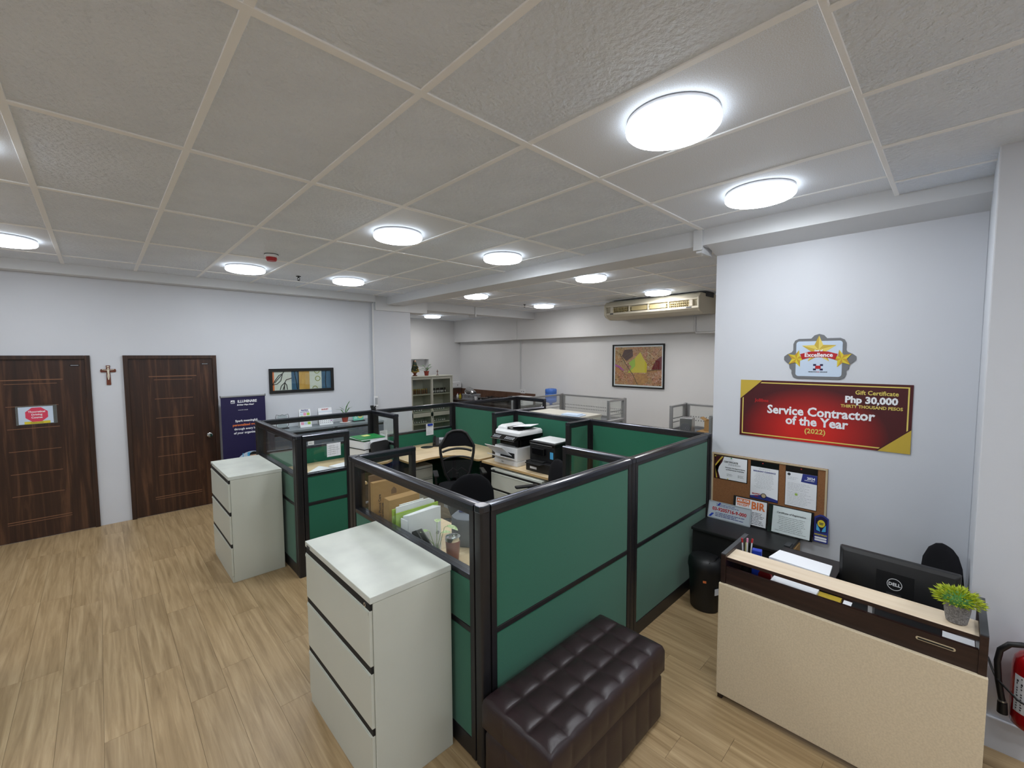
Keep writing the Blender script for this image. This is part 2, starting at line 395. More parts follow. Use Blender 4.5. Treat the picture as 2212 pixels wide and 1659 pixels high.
# door wall (far left), with column
wl = struct('wall_left', MB().box(-4.1, 3.47, YW, YW+.2, -.004, H+.01), M['wall'])
struct('trim_1', MB().prism([(6.95, H), (6.95, 2.965), (6.97, 2.96), (YW, 2.96), (YW, H)], -4, 3.46, 'x'), M['trim'])
struct('wall_column', MB().box(3.47, 4.2, YW-.035, 10.4, -.004, H+.01), M['wall'], bevel=.006)
cond = tag(MB().box(3.445, 3.475, YW-.047, YW-.0355, 1.16, 2.95).build('cable_trunking', M['trunk'], bevel=.003), 'thin white vertical cable trunking on the wall left of the far column', 'trunking')
sw = thing('wall_switch', 'white switch box at the lower end of the thin trunking by the far column', 'switch', (3.47, YW-.035, 1.22))
MB().box(3.435, 3.505, YW-.075, YW-.048, 1.16, 1.34).build('housing', M['white'], sw, bevel=.004)
MB().box(3.445, 3.495, YW-.08, YW-.0752, 1.19, 1.31).build('rocker', M['lgrey'], sw, bevel=.002)
# beam along the room above the reception wall, cross beam and soffit
struct('trim_2', MB().prism([(3.71, H), (3.71, 2.943), (3.94, 2.886), (3.94, H)], -.1, 1.5, 'y'), M['trim'])
struct('trim_3', MB().prism([(3.71, H), (3.71, 2.943), (4.06, 2.943), (4.06, H)], 1.5, 7.15, 'y'), M['trim'])
# the prisms above are laid out as (x,z) extruded along y
tr = thing('ceiling_trunking', 'short white boxed trunking crossing the beam at the end of the reception wall', 'trunking', (3.7, 1.55, 2.9))
MB().box(3.685, 3.709, 1.525, 1.60, 2.905, H-.002).build('front_cover', M['trim'], tr, bevel=.003)
MB().box(3.712, 3.935, 1.54, 1.585, 2.885, 2.94).build('cross_cover', M['trim'], tr, bevel=.003)
struct('trim_4', MB().box(3.50, 4.545, YW+.02-.09, YW+.25, 2.835, H), M['trim'], bevel=.004)
struct('trim_5', MB().box(4.545, 7.65, YW+.05, YW+.25, 2.915, H), M['trim'], bevel=.004)
struct('trim_6', MB().box(5.80, 5.83, YW+.03, YW+.255, 2.86, H-.001), M['trim'], bevel=.003)
# reception wall, right pilaster, plinth
struct('wall_right', MB().box(XC, XC+.2, -.1, 1.50, -.004, H+.01), M['wall'], bevel=.004)
struct('wall_pilaster', MB().box(3.22, XC+.2, -3.6, -.1, -.004, H+.01), M['wall'], bevel=.006)
struct('baseboard_right', MB().box(3.203, 3.22, -3.5, -.1, -.004, .165), M['wall'], bevel=.005)
# back room
struct('wall_back', MB().box(7.85, 8.05, -3.6, 10.6, -.004, H+.01), M['wallw'])
struct('trim_7', MB().box(7.65, 7.85, -3.5, 10.4, 2.443, H), M['wallw'], bevel=.003)
struct('trim_8', MB().box(7.635, 7.65, 7.75, 7.9, 2.443, H-.16), M['wallw'], bevel=.003)
# far wall with a niche
wf = MB(); Y = 10.4
wf.box(4.2, 5.9, Y, Y+.2, -.004, H+.01); wf.box(6.75, 7.85, Y, Y+.2, -.004, H+.01); wf.box(5.9, 6.75, Y, Y+.2, -.004, 1.5); wf.box(5.9, 6.75, Y, Y+.2, 1.958, H+.01)
struct('wall_far', wf, M['wallw'])
struct('wall_niche', MB().box(5.9, 6.75, Y+.2, Y+.25, 1.4, 2.05), M['wallw'])
# walls behind the camera
struct('wall_near', MB().box(-4.1, 8.1, -3.7, -3.5, -.004, H+.01), M['wall'])
struct('wall_side', MB().box(-4.2, -4.0, -3.7, 7.3, -.004, H+.01), M['wall'])

# ------------------------------------------------------------------ doors
def door(n, x0, x1, knob):
    fr = MB()
    fr.box(x0, x0+.045, YW-.03, YW+.02, 0, 2.055); fr.box(x1-.045, x1, YW-.03, YW+.02, 0, 2.055); fr.box(x0+.045, x1-.045, YW-.03, YW+.02, 2.01, 2.055)
    fo = struct('door_%d' % n, MB().box(x0+.045, x1-.045, YW-.006, YW+.02, .004, 2.01), M['door'])
    fr.build('door_frame', M['doorf'], fo, bevel=.004)
    cx = (x0+x1)/2; w_ = .245
    def gv(a, b, z, t=.006): MB().box(a, b, YW-.0085, YW-.0055, z-t/2, z+t/2).build('groove', M['groove'], fo)
    cx2 = cx+.003
    gv(cx2-w_, cx2+w_, 1.785, .010)
    for z in (1.742, 1.497, 1.25, 1.002, .752, .506): gv(cx2-.197, cx2+.197, z)
    gv(cx2-w_, cx2+w_, .225, .008); gv(cx2-w_, cx2+w_, .200, .006)
    for sx in (-1, 1): MB().box(cx2+sx*w_-.002, cx2+sx*w_+.002, YW-.0075, YW-.0055, .23, 1.78).build('groove', M['doorf'], fo)
    k = .12
    pp = MB().box(x1-k-.05, x1-k+.03, YW-.01, YW-.0055, 1.93, 1.95).build('name_plate', M['dark'], fo)
    MB().box(x1-k-.042, x1-k+.022, YW-.0112, YW-.0101, 1.937, 1.943).build('lettering', M['lgrey'], pp)
    if knob:
        kn = MB().lathe([(.028, 0), (.030, .004), (.012, .01), (.012, .03), (.027, .037), (.031, .052), (.022, .062), (.001, .064)], n=20, T=Matrix.Translation((x1-.115, YW-.006, .965)) @ Matrix.Rotation(PI/2, 4, 'X'))
        kn.build('door_knob', M['chrome'], fo, smooth=40)
    return fo
door(1, -1.03, -.07, False)
door(2, .216, 1.17, True)

# laminated sign on door 1
s = thing('door_sign', 'laminated driving course sign taped to the dark door at the left edge', 'sign', (-.52, YW-.01, 1.395))
MB().box(-.155, .155, -.002, 0, -.105, .105).build('plastic_sleeve', M['acrylic'], s, local=True)
MB().box(-.137, .125, -.0035, -.0022, -.098, .092).build('sheet', M['pblue'], s, local=True)
MB().box(-.095, .1, -.0045, -.0037, -.098, -.07).build('yellow_band', M['yel'], s, local=True)
MB().prism([(.085*cos(rad(22.5+45*k))*1.08, .004+.085*sin(rad(22.5+45*k))) for k in range(8)], -.0048, -.0037, 'y').build('octagon', M['pinksign'], s, local=True)
mb = MB()
for i, t in enumerate(('Theoretical', 'Driving', 'Course')): mb.text(t, 0, .036-.032*i, .028, y=-.0052, bold=.0007)
mb.build('lettering', M['paper'], s, local=True)
MB().text('Classroom', 0, -.084, .022, y=-.0049).build('lettering', M['dgrey'], s, local=True)

# ------------------------------------------------------------------ ceiling lamps
def make_lamp(m):
    t = thing('ceiling_lamp', 'x', 'lamp', (0, 0, 0))
    MB().lathe([(.195, -.012), (.198, 0), (.198, .0), (.195, .0)], n=48).build('base_ring', M['white'], t, smooth=40)
    MB().lathe([(.001, -.060), (.08, -.0595), (.14, -.057), (.175, -.053), (.193, -.047), (.19, -.045)], n=48).build('diffuser', m, t, smooth=60)
    MB().lathe([(.1935, -.0465), (.201, -.040), (.203, -.028), (.200, -.014), (.19, -.0125)], n=48, cap=False).build('rim', M['rim'], t, smooth=60)
    return t
lab = ['largest round lamp, on the ceiling high at the right', 'round ceiling lamp next to the beam above the reception wall', 'round ceiling lamp above the middle of the green cubicles, left of two level ones',
 'round ceiling lamp just left of the long white beam', 'round ceiling lamp just left of the red smoke alarm', 'small round ceiling lamp right of the black sprinkler near the left wall',
 'round ceiling lamp cut by the left edge above the first door', 'round ceiling lamp beyond the left edge whose glow shows on the ceiling', 'round lamp beyond the beam, left of the air conditioner',
 'round lamp directly above the air conditioner', 'round lamp just beyond the beam, left of the far sprinkler', 'round lamp near the back wall, right of the far sprinkler', 'farthest small round lamp, above the glass-door cabinet']
protoA = make_lamp(M['lamp']); protoB = None
for k, (x, y) in enumerate(LAMPS):
    wm = x > 4.2
    if k == 0: o = protoA; o.location = (x, y, H-.005)
    elif not wm: o = dup(protoA, (x, y, H-.005))
    elif protoB is None: protoB = make_lamp(M['lampw']); o = protoB; o.location = (x, y, H-.005)
    else: o = dup(protoB, (x, y, H-.005))
    o['label'] = lab[k]; o['group'] = 'round ceiling lamps'
for k, (x, y) in enumerate([(-.54, .93), (-1.76, -1.5), (-.54, -1.5), (.68, -1.5), (1.9, -1.5), (3.0, -2.2), (-2.98, 1.0), (-2.98, 3.4), (-2.98, 5.8), (5.6, -1.5), (5.6, .9)]):  # unseen ceiling lamps added around the camera to raise the fill light
    o = dup(protoA if x < 4.2 else protoB, (x, y, H-.005)); o['label'] = 'added unseen round ceiling lamp for fill light, behind or beside the camera'; o['group'] = 'added unseen ceiling lamps for fill light'

# smoke alarm and sprinklers
s = thing('smoke_alarm', 'white and red smoke alarm on the ceiling', 'alarm', (1.33, 4.93, H-.003))
MB().lathe([(.062, 0), (.062, -.02), (.055, -.03)], n=28).build('base', M['white'], s, local=True, smooth=40)
MB().lathe([(.05, -.03), (.052, -.05), (.042, -.066), (.001, -.068)], n=28).build('red_cover', M['red'], s, local=True, smooth=40)
MB().lathe([(.066, .0), (.066, -.003), (.06, -.003)], n=28).build('gasket', M['dark'], s, local=True)
def sprink(x, y, l):
    s = thing('sprinkler', l, 'sprinkler', (x, y, H-.003), group='ceiling sprinklers')
    MB().lathe([(.028, 0), (.03, -.004), (.012, -.006)], n=18).build('escutcheon', M['dark'], s, local=True)
    mb = MB().cyl((0, 0, -.006), (0, 0, -.02), .01)
    mb.tube([(.01, 0, -.018), (.016, 0, -.035), (0, 0, -.052)], .003, 6); mb.tube([(-.01, 0, -.018), (-.016, 0, -.035), (0, 0, -.052)], .003, 6)
    mb.build('body', M['dark'], s, local=True)
    MB().lathe([(.018, -.052), (.018, -.055)], n=14).build('deflector', M['dark'], s, local=True)
sprink(1.93, 6.0, 'black sprinkler head on the ceiling right of the smoke alarm')
sprink(6.3, 6.16, 'black sprinkler head on the far ceiling beyond the beam')
# ------------------------------------------------------------------ green cubicle partitions
PT = 1.31; TH = 0.056
def panel(a, b, label, kind='fabric', rail=0.95, ztop=PT, fm='frame', low=True, gmat='glass'):
    """one partition panel from a to b (plan), kind fabric / glass"""
    dx, dy = b[0]-a[0], b[1]-a[1]; Lh = math.hypot(dx, dy); rz = math.atan2(dy, dx)
    t = thing('partition_panel', label, 'partition', (a[0], a[1], 0), rz, group='green office partition panels' if fm == 'frame' else 'silver framed partition panels')
    h = TH/2; F = M[fm]
    for x0 in (0, Lh-.034):
        MB().box(x0, x0+.034, -h, h, .0, ztop-.03).build('stile', F, t, local=True, bevel=.003)
        
    MB().box(.034, Lh-.034, -h*.92, h*.92, .0, .1).build('base_plate', F, t, local=True, bevel=.003)
    cp = MB().prism([(-h-.003, ztop-.034), (-h-.003, ztop-.008), (-h+.002, ztop-.002), (-.012, ztop), (-.009, ztop-.003), (.009, ztop-.003), (.012, ztop), (h-.002, ztop-.002), (h+.003, ztop-.008), (h+.003, ztop-.034)], 0, Lh, 'x')
    cp.build('top_cap', M['cap'] if fm == 'frame' else F, t, local=True, bevel=.001, seg=1)
    MB().box(.034, Lh-.034, -h*.93, h*.93, ztop-.06, ztop-.0345).build('top_rail', F, t, local=True, bevel=.003)
    zm = .665
    tp = ztop-.06 if kind == 'fabric' else rail-.03
    MB().box(.034, Lh-.034, -h*.93, h*.93, zm-.014, zm+.014).build('mid_rail', F, t, local=True, bevel=.003)
    if kind == 'glass':
        MB().box(.034, Lh-.034, -h, h, rail-.03, rail+.0).build('glass_rail', M['cap'] if fm == 'frame' else F, t, local=True, bevel=.004)
        MB().box(.036, Lh-.036, -.0025, .0025, rail+.001, ztop-.061).build('glass_pane', M[gmat], t, local=True)
    for z0, z1 in ((.1, zm-.014), (zm+.014, tp)):
        MB().box(.0345, Lh-.0345, -h*.84, h*.84, z0+.001, z1-.001).build('fabric_tile', M['green'] if fm == 'frame' else M['lgrey'], t, local=True, bevel=.004)
    return t
def post(x, y, label, ztop=PT, fm='frame', rnd=True):
    t = thing('partition_post', label, 'post', (x, y, 0), group='charcoal partition posts' if fm == 'frame' else 'silver partition posts')
    h = TH/2+.002
    MB().prism(rrect(-h, h, -h, h, .014), 0, ztop-.034, 'z').build('post', M[fm], t, local=True, smooth=50)
    MB().prism(rrect(-h-.002, h+.002, -h-.002, h+.002, .016), ztop-.034, ztop+.001, 'z').build('corner_cap', M['cap'] if fm == 'frame' else M[fm], t, local=True, bevel=.005)
    MB().cyl((0, 0, 0), (0, 0, .012), .02).build('foot', M['black'], t, local=True)
    return t
XL, YP, XS, YB = 1.29, 1.55, 3.97, 5.43      # left line, front line, spine, back line
g = TH/2+.005
post(XL, YP, 'nearest rounded corner post of the cubicles beside the brown bench')
panel((XL+g, YP), (2.60, YP), 'large green panel right behind the brown tufted bench')
post(2.63, YP, 'slim post between the two front green panels by the end of the bench')
panel((2.66, YP), (XS-g, YP), 'green panel running from the bench to the reception wall')
post(XS, YP, 'post where the front panels reach the reception wall')
panel((XL, YP+g), (XL, 2.95), 'glass-topped green panel behind the nearest filing cabinet', 'glass')
post(XL, 2.98, 'thin post at the far end of the near glass-topped panel')
panel((XL+g, 2.98), (1.78, 2.98), 'narrow glass-topped wing at the entry of the near cubicle', 'glass')
X4 = 1.265; Y4 = 4.115
post(X4, Y4, 'tall corner post right of the second filing cabinet')
panel((X4+g, Y4), (1.73, Y4), 'glass-topped wing with a paper taped on it, right of the second filing cabinet', 'glass')
panel((X4, Y4+g), (X4, YB-g), 'glass-topped green panel behind the second filing cabinet', 'glass')
post(X4, YB, 'far left corner post in front of the blue banner')
panel((X4+g, YB), (2.60, YB), 'glass-topped back panel in front of the grey storage cabinets', 'glass')
post(2.63, YB, 'post carrying a small black device at the middle of the back line')
panel((2.66, YB), (XS-g, YB), 'glass-topped back panel in front of the glass-door cupboard', 'glass')
post(XS, YB, 'post at the far corner where the back line meets the centre spine')
panel((2.63, YB-g), (2.63, 4.80), 'short glass wing beside the black and white file box', 'glass')
panel((XS, YB-g), (XS, 4.08), 'green spine panel behind the mesh chair')
post(XS, 4.05, 'spine post behind the multifunction printer')
panel((3.57, 4.05), (XS-g, 4.05), 'short full-height green wing left of the multifunction printer')
panel((XS, 4.02), (XS, 2.88), 'green spine panel behind the two printers')
post(XS, 2.86, 'spine post between the printers and the hanging folders')
panel((3.575, 2.86), (XS-g, 2.86), 'short green wing behind the black printer')
panel((XS, 2.83), (XS, YP+g), 'green spine panel next to the reception wall')
panel((2.64, YP+g), (2.64, 2.14), 'short glass wing on the front line, in front of the green folders', 'glass')
panel((XS+g, YB), (5.32, YB), 'glass-topped panel in front of the kitchen counter', 'glass')
post(5.35, YB, 'dark post before the kitchen stove')
panel((5.35, YB-g), (5.35, 4.76), 'dark glass-topped wing near the blue water bottle', 'glass')
panel((XS+g, 4.05), (4.50, 4.05), 'dark glass-topped wing beyond the spine, by the light grey cabinets', 'glass')
# edge of another cubicle at the left border of the picture
panel((-.60, 3.2), (-.60, 4.20), 'green panel cut by the left border of the picture')

# small black device on the post
s = thing('web_camera', 'small black device on the partition post below the trunking', 'camera', (2.63, YB, PT))
MB().box(-.02, .035, -.022, .022, .0015, .03).box(-.03, .01, -.018, .018, .03, .062).build('housing', M['black'], s, local=True, bevel=.006)
MB().cyl((.02, -.01, .03), (.03, -.02, .055), .009).build('lens', M['blackg'], s, local=True)

# silver partitions in the far room (top a bit lower)
ST = 1.25
def spanel(a, b, label):
    dx, dy = b[0]-a[0], b[1]-a[1]; Lh = math.hypot(dx, dy); rz = math.atan2(dy, dx)
    t = thing('partition_panel', label, 'partition', (a[0], a[1], 0), rz, group='silver framed partition panels'); h = .022; F = M['silver']
    for x0 in (0, Lh-.035): MB().box(x0, x0+.035, -h, h, 0, ST-.03).build('stile', F, t, local=True, bevel=.003)
    MB().box(0, Lh, -h-.002, h+.002, ST-.03, ST).build('top_cap', F, t, local=True, bevel=.005)
    MB().box(.035, Lh-.035, -h, h, .86, .90).build('glass_rail', F, t, local=True, bevel=.003)
    MB().box(.036, Lh-.036, -.0025, .0025, .901, ST-.031).build('glass_pane', M['glassf'], t, local=True)
    MB().box(.036, Lh-.036, -h*.8, h*.8, .05, .859).build('fabric_tile', M['lgrey'], t, local=True, bevel=.003)
    MB().box(.035, Lh-.035, -h, h, 0, .049).build('base_plate', F, t, local=True)
    mb = MB(); n = int(Lh/.042)
    for zz in (1.045, .985):
        for k in range(n):
            x = .06+k*(Lh-.12)/max(1, n-1)
            mb.box(x-.007, x+.007, -.0034, .0034, zz-.008, zz+.008)
    mb.build('etched_squares', M['grey'], t, local=True, stuff=True)
    return t
sx, sA, sB, sE = 6.85, 5.62, 4.16, 3.03
def spost(x, y, l):
    t = thing('partition_post', l, 'post', (x, y, 0), group='silver partition posts')
    MB().prism(rrect(-.027, .027, -.027, .027, .012), 0, ST+.006, 'z').build('post', M['silver'], t, local=True, smooth=50)
    MB().lathe([(.012, ST+.006), (.012, ST+.012), (.001, ST+.013)], n=12).build('finial', M['silver'], t, local=True)
spost(sx, sA, 'silver post right of the blue water bottle')
spanel((5.41, sA), (sx-.03, sA), 'silver glass panel crossing in front of the blue water bottle')
spanel((sx, sA-.03), (sx, sB+.03), 'long silver glass panel with two dotted rows below the leaf picture')
spost(sx, sB, 'silver post below the leaf picture')
spanel((6.31, sB), (sx-.03, sB), 'short silver glass wing with dotted rows below the leaf picture')
spost(sx-.02, sE, 'silver post behind the grey metal box')
spanel((6.31, sE), (sx-.05, sE), 'silver glass wing with dotted rows left of the grey metal box')
spanel((sx-.02, sE-.03), (sx-.02, 1.7), 'silver glass panel behind the cardboard boxes')
spanel((5.65, 2.19), (5.65, 1.7), 'silver panel end right of the open cardboard box')
# silver stub out of the spine, upper half only glass
t = spanel((XS+g, 2.86), (4.66, 2.86), 'silver glass wing beyond the spine in front of the papers')

# ------------------------------------------------------------------ steel filing cabinets
def lateral(name, label, W_, D_, Hh, m, mt, n=3, group=None, keyside=1):
    """origin: front-left-bottom centre; front faces local -y"""
    t = thing(name, label, 'cabinet', (0, 0, 0), group=group)
    MB().box(-W_/2, W_/2, .012, D_, .0, Hh-.032).build('body', m, t, local=True, bevel=.003)
    MB().box(-W_/2-.002, W_/2+.002, -.002, D_+.002, Hh-.031, Hh).build('top', mt, t, local=True, bevel=.003)
    zb = .055
    MB().box(-W_/2+.004, W_/2-.004, .002, .0115, .0, zb).build('plinth', m, t, local=True, bevel=.002)
    hh = (Hh-.035-zb)/n
    for k in range(n):
        z0 = zb+k*hh; dz = .03
        d = MB().box(-W_/2+.006, W_/2-.006, -.004, .0112, z0+.004, z0+hh-dz).build('drawer', m, t, local=True, bevel=.003)
        MB().box(-W_/2+.006, W_/2-.006, -.0005, .0115, z0+hh-dz+.0005, z0+hh+.003).build('finger_pull', M['dark'], d, local=True)
        MB().box(-W_/2+.012, W_/2-.012, -.0075, -.0045, z0+hh-dz-.018, z0+hh-dz-.004).build('drawer_lip', m, d, local=True, bevel=.001)
    kx = keyside*(W_/2-.05)
    lk = MB().cyl((kx, -.004, Hh-.05), (kx, .01, Hh-.05), .010, n=18).build('lock', M['chrome'], t, local=True)
    MB().box(kx-.0015, kx+.0015, -.0052, -.0041, Hh-.055, Hh-.045).build('keyhole', M['dark'], lk, local=True)
    MB().box(-kx-.022, -kx+.022, -.0035, -.0022, Hh-.028, Hh-.014).build('maker_plate', M['dgrey'], t, local=True)
    return t
c1 = lateral('filing_cabinet', 'nearest light grey three-drawer steel filing cabinet with a dented top', .815, .43, .965, M['cab'], M['cabtop'], group='light grey filing cabinets')
def setloc(o, loc, rz): o.location = loc; o.rotation_euler = (0, 0, rz); WM[o] = Matrix.Translation(loc) @ Matrix.Rotation(rz, 4, 'Z')
setloc(c1, (.808, 2.148, 0), -PI/2)      # front faces -x
c2 = dup(c1, (.778, 4.83, 0), -PI/2, 'second light grey three-drawer steel filing cabinet, before the blue banner')
c3 = dup(c1, (3.305, 3.36, -.22), -PI/2, 'light grey filing cabinet under the two printers')
c3.scale = (1.0, .95, .72); c3.location = (3.315, 3.40, 0)
# grey cabinets along the door wall
gc = lateral('storage_cabinet', 'slate grey three-drawer cabinet under the potted plant, by the far column', .85, .43, .96, M['steelblue'], M['steeltop'], group='slate grey cabinets along the door wall')
setloc(gc, (2.985, 6.65, 0), 0)
g2 = dup(gc, (2.147, 6.65, 0), 0, 'slate grey three-drawer cabinet under the paper calendars'); g2.scale = (.955, 1, 1)

# ------------------------------------------------------------------ tufted storage bench
bx0, bx1, by0, by1 = 1.215, 2.17, 1.05, 1.475
b = thing('storage_bench', 'dark brown tufted leather storage bench against the green panel', 'bench', ((bx0+bx1)/2, (by0+by1)/2, 0))
nx, ny = 7, 3
def tuft_box(x0, x1, y0, y1, z0, z1, top):
    """quilted cushion: grid surface on top and sides with puckered seams"""
    mb = MB(); bm = mb.bm
    sp = 14
    Lx, Ly, Lz = x1-x0, y1-y0, z1-z0
    cxs, cys = Lx/nx, Ly/ny
    def puff(u, v, a):       # u,v in cell units
        fu, fv = abs((u % 1)-.0), abs((v % 1)-.0)
        du = min(fu, 1-fu); dv = min(fv, 1-fv)
        e = lambda d: 1-math.exp(-d*7)
        base = e(du)*e(dv)
        return a*(base-1)
    def rnd(p):
        # round the outer edges a little
        return p
    NX, NY = nx*sp, ny*sp
    V = {}
    r = .018
    for i in range(NX+1):
        for j in range(NY+1):
            x = x0+Lx*i/NX; y = y0+Ly*j/NY
            ex = min(x-x0, x1-x); ey = min(y-y0, y1-y)
            fall = 1.0
            drop = 0
            for e_ in (ex, ey):
                if e_ < r: drop += (r-math.sqrt(max(0, r*r-(r-e_)**2)))
            inner = min(1, ex/.05)*min(1, ey/.05)
            u, v = i/sp, j/sp
            z = z1-drop*.8+puff(u, v, .015)*(.25+.75*inner)+.014*inner
            # button dimples at inner seam crossings
            V[i, j] = bm.verts.new((x, y, z))
    for i in range(NX):
        for j in range(NY): bm.faces.new((V[i, j], V[i+1, j], V[i+1, j+1], V[i, j+1]))
    # sides
    per = [(i, 0) for i in range(NX)]+[(NX, j) for j in range(NY)]+[(i, NY) for i in range(NX, 0, -1)]+[(0, j) for j in range(NY, 0, -1)]
    M_ = 8; prev = [V[p] for p in per]
    for k in range(1, M_+1):
        row = []
        for (i, j) in per:
            top_v = V[i, j].co; z = top_v.z+(z0-top_v.z)*k/M_
            side_x = j in (0, NY) and 0 < i < NX
            u = (i/sp) if j in (0, NY) else (j/sp)
            if (i in (0, NX)) and (j in (0, NY)): u = .0
            d = min(u % 1, 1-(u % 1)); a = .007*(1-math.exp(-d*9)); a *= math.sin(PI*min(1, (k+.5)/M_)) if top else (1 if k < M_ else .3)
            x, y = top_v.x, top_v.y
            if j == 0: y -= a
            if j == NY: y += a
            if i == 0: x -= a
            if i == NX: x += a
            row.append(bm.verts.new((x, y, z)))
        n = len(per)
        for q in range(n): bm.faces.new((prev[q], prev[(q+1) % n], row[(q+1) % n], row[q]))
        prev = row
    bm.faces.new(prev)
    return mb
tuft_box(bx0, bx1, by0, by1, .285, .43, True).build('lid_cushion', M['leather'], b, smooth=70)
tuft_box(bx0+.012, bx1-.012, by0+.012, by1-.012, .02, .279, False).build('base', M['leather'], b, smooth=70)
mb = MB()
for i in range(1, nx):
    x = bx0+(bx1-bx0)*i/nx
    mb.tube([(x, by0+.004, .30), (x, by0+.004, .395), (x, by0+.02, .417)], .0016, 5)
    mb.tube([(x, by0+.0145, .03), (x, by0+.0145, .27)], .0014, 5)
for j in range(1, ny):
    y = by0+(by1-by0)*j/ny
    mb.tube([(bx0+.003, y, .30), (bx0+.003, y, .39)], .0014, 5); mb.tube([(bx0+.0145, y, .03), (bx0+.0145, y, .27)], .0014, 5)
    mb.tube([(bx1-.003, y, .30), (bx1-.003, y, .39)], .0014, 5); mb.tube([(bx1-.0145, y, .03), (bx1-.0145, y, .27)], .0014, 5)
mb.build('seams', M['seam'], b)
MB().box(bx0+.02, bx1-.02, by0+.0115, by0+.013, .148, .151).build('seam_band', M['seam'], b)
for x in (bx0+.06, bx1-.06):
    for y in (by0+.06, by1-.06): MB().cyl((x, y, 0), (x, y, .03), .022).build('foot', M['black'], b)

# ------------------------------------------------------------------ reception desk
dk = thing('reception_desk', 'reception desk with cream front board, dark brown band and pale top shelf', 'desk', (2.75, .385, 0))
dx0, dx1, dy0, dy1 = 2.55, 3.10, -.138, .905
MB().box(dx0, 2.945, dy1-.026, dy1, 0, .868).build('side_panel', M['wenge'], dk, bevel=.002)
MB().box(dx0, 2.945, dy0, dy0+.026, 0, .868).build('side_panel', M['wenge'], dk, bevel=.002)
MB().box(dx0+.001, 2.945, dy1-.0255, dy1-.0005, .8685, .8735).build('edge_trim', M['dgrey'], dk)
MB().box(dx0+.001, 2.945, dy0+.0005, dy0+.0255, .8685, .8735).build('edge_trim', M['dgrey'], dk)
MB().box(dx0+.008, dx0+.026, dy0+.0265, dy1-.0265, .03, .798).build('front_panel', M['wenge'], dk)
MB().box(dx0-.014, dx0+.0075, dy0-.004, dy1+.004, .035, .700).build('front_board', M['cream'], dk, bevel=.004)
sh = MB().box(2.568, 2.72, dy0+.0265, dy1-.0265, .834, .852).build('top_shelf', M['birch'], dk, bevel=.001)
MB().box(2.5665, 2.5678, dy0+.0265, dy1-.0265, .834, .852).build('shelf_edge', M['wenge'], sh)
MB().box(2.60, 2.945, dy1-.13, dy1-.0265, .56, .654).build('inner_bracket', M['wenge'], dk)
MB().box(2.577, dx1, dy0+.0265, dy1-.0265, .655, .68).build('worktop', M['wenge'], dk, bevel=.002)
for y in (.24,): MB().box(2.60, 2.70, y-.008, y+.008, .6805, .8335).build('divider', M['white'], dk)
# slot handle
sl = MB().prism(rrect(-.062, .062, -.007, .007, .0069), -.003, 0, 'y', T=Matrix.Translation((dx0+.0075, .015, .765)) @ Matrix.Rotation(-PI/2, 4, 'Z')).build('slot_pull', M['pine'], dk)
MB().prism(rrect(-.056, .056, -.0035, .0035, .0034), -.0042, -.0031, 'y', T=Matrix.Translation((dx0+.0075, .015, .765)) @ Matrix.Rotation(-PI/2, 4, 'Z')).build('slot', M['dark'], sl)
for y in (dy0+.05, dy1-.05): MB().box(3.02, 3.08, y-.02, y+.02, 0, .654).build('leg', M['wenge'], dk)

# monitor on desk, back to the camera
T0 = Matrix.Translation((2.985, .178, .68)) @ Matrix.Rotation(rad(-92), 4, 'Z')
mn = thing('monitor', 'black desktop monitor seen from behind on the reception desk', 'monitor', (2.985, .178, .68), rad(-92))
bk = MB(); 
bk.rings([[(x*s_, y_, .138+z*s2) for x, z in rrect(-.245, .245, -.128, .128, .008)] for s_, s2, y_ in ((.97, 1, .0), (.97, 1, -.020), (.96, .98, -.027), (.90, .86, -.038))])
body = bk.build('back_shell', M['black'], mn, local=True, smooth=30)
MB().box(-.24, .24, .0005, .004, .015, .26).build('screen', M['blackg'], mn, local=True)
ring = MB()
n = 36
for k in range(n):
    a0, a1 = 2*PI*k/n, 2*PI*(k+1)/n
    ring._add([(cos(a)*r_*.98, -.0405, .135+sin(a)*r_) for a, r_ in ((a0, .031), (a1, .031), (a1, .0285), (a0, .0285))]+[(cos(a)*r_*.98, -.0385, .135+sin(a)*r_) for a, r_ in ((a0, .031), (a1, .031), (a1, .0285), (a0, .0285))], [(0,1,2,3),(4,5,6,7),(0,1,5,4),(1,2,6,5),(2,3,7,6),(3,0,4,7)])
lg = ring.text('DELL', 0, .1345, .023, y=-.0395, bold=.0008, stretch=.95).build('lettering', M['white'], mn, local=True)
MB().box(-.075, .075, -.0395, -.0365, .075, .195).build('mount_cover', M['black'], mn, local=True, bevel=.001)
MB().box(-.17, .17, -.0325, -.0295, .240, .243).build('vent_line', M['dark'], mn, local=True)
MB().box(-.03, .03, -.06, -.0405, .0085, .09).build('stand', M['black'], mn, local=True, bevel=.003)
MB().box(-.11, .11, -.075, .06, .0, .008).build('stand_foot', M['black'], mn, local=True, bevel=.002)

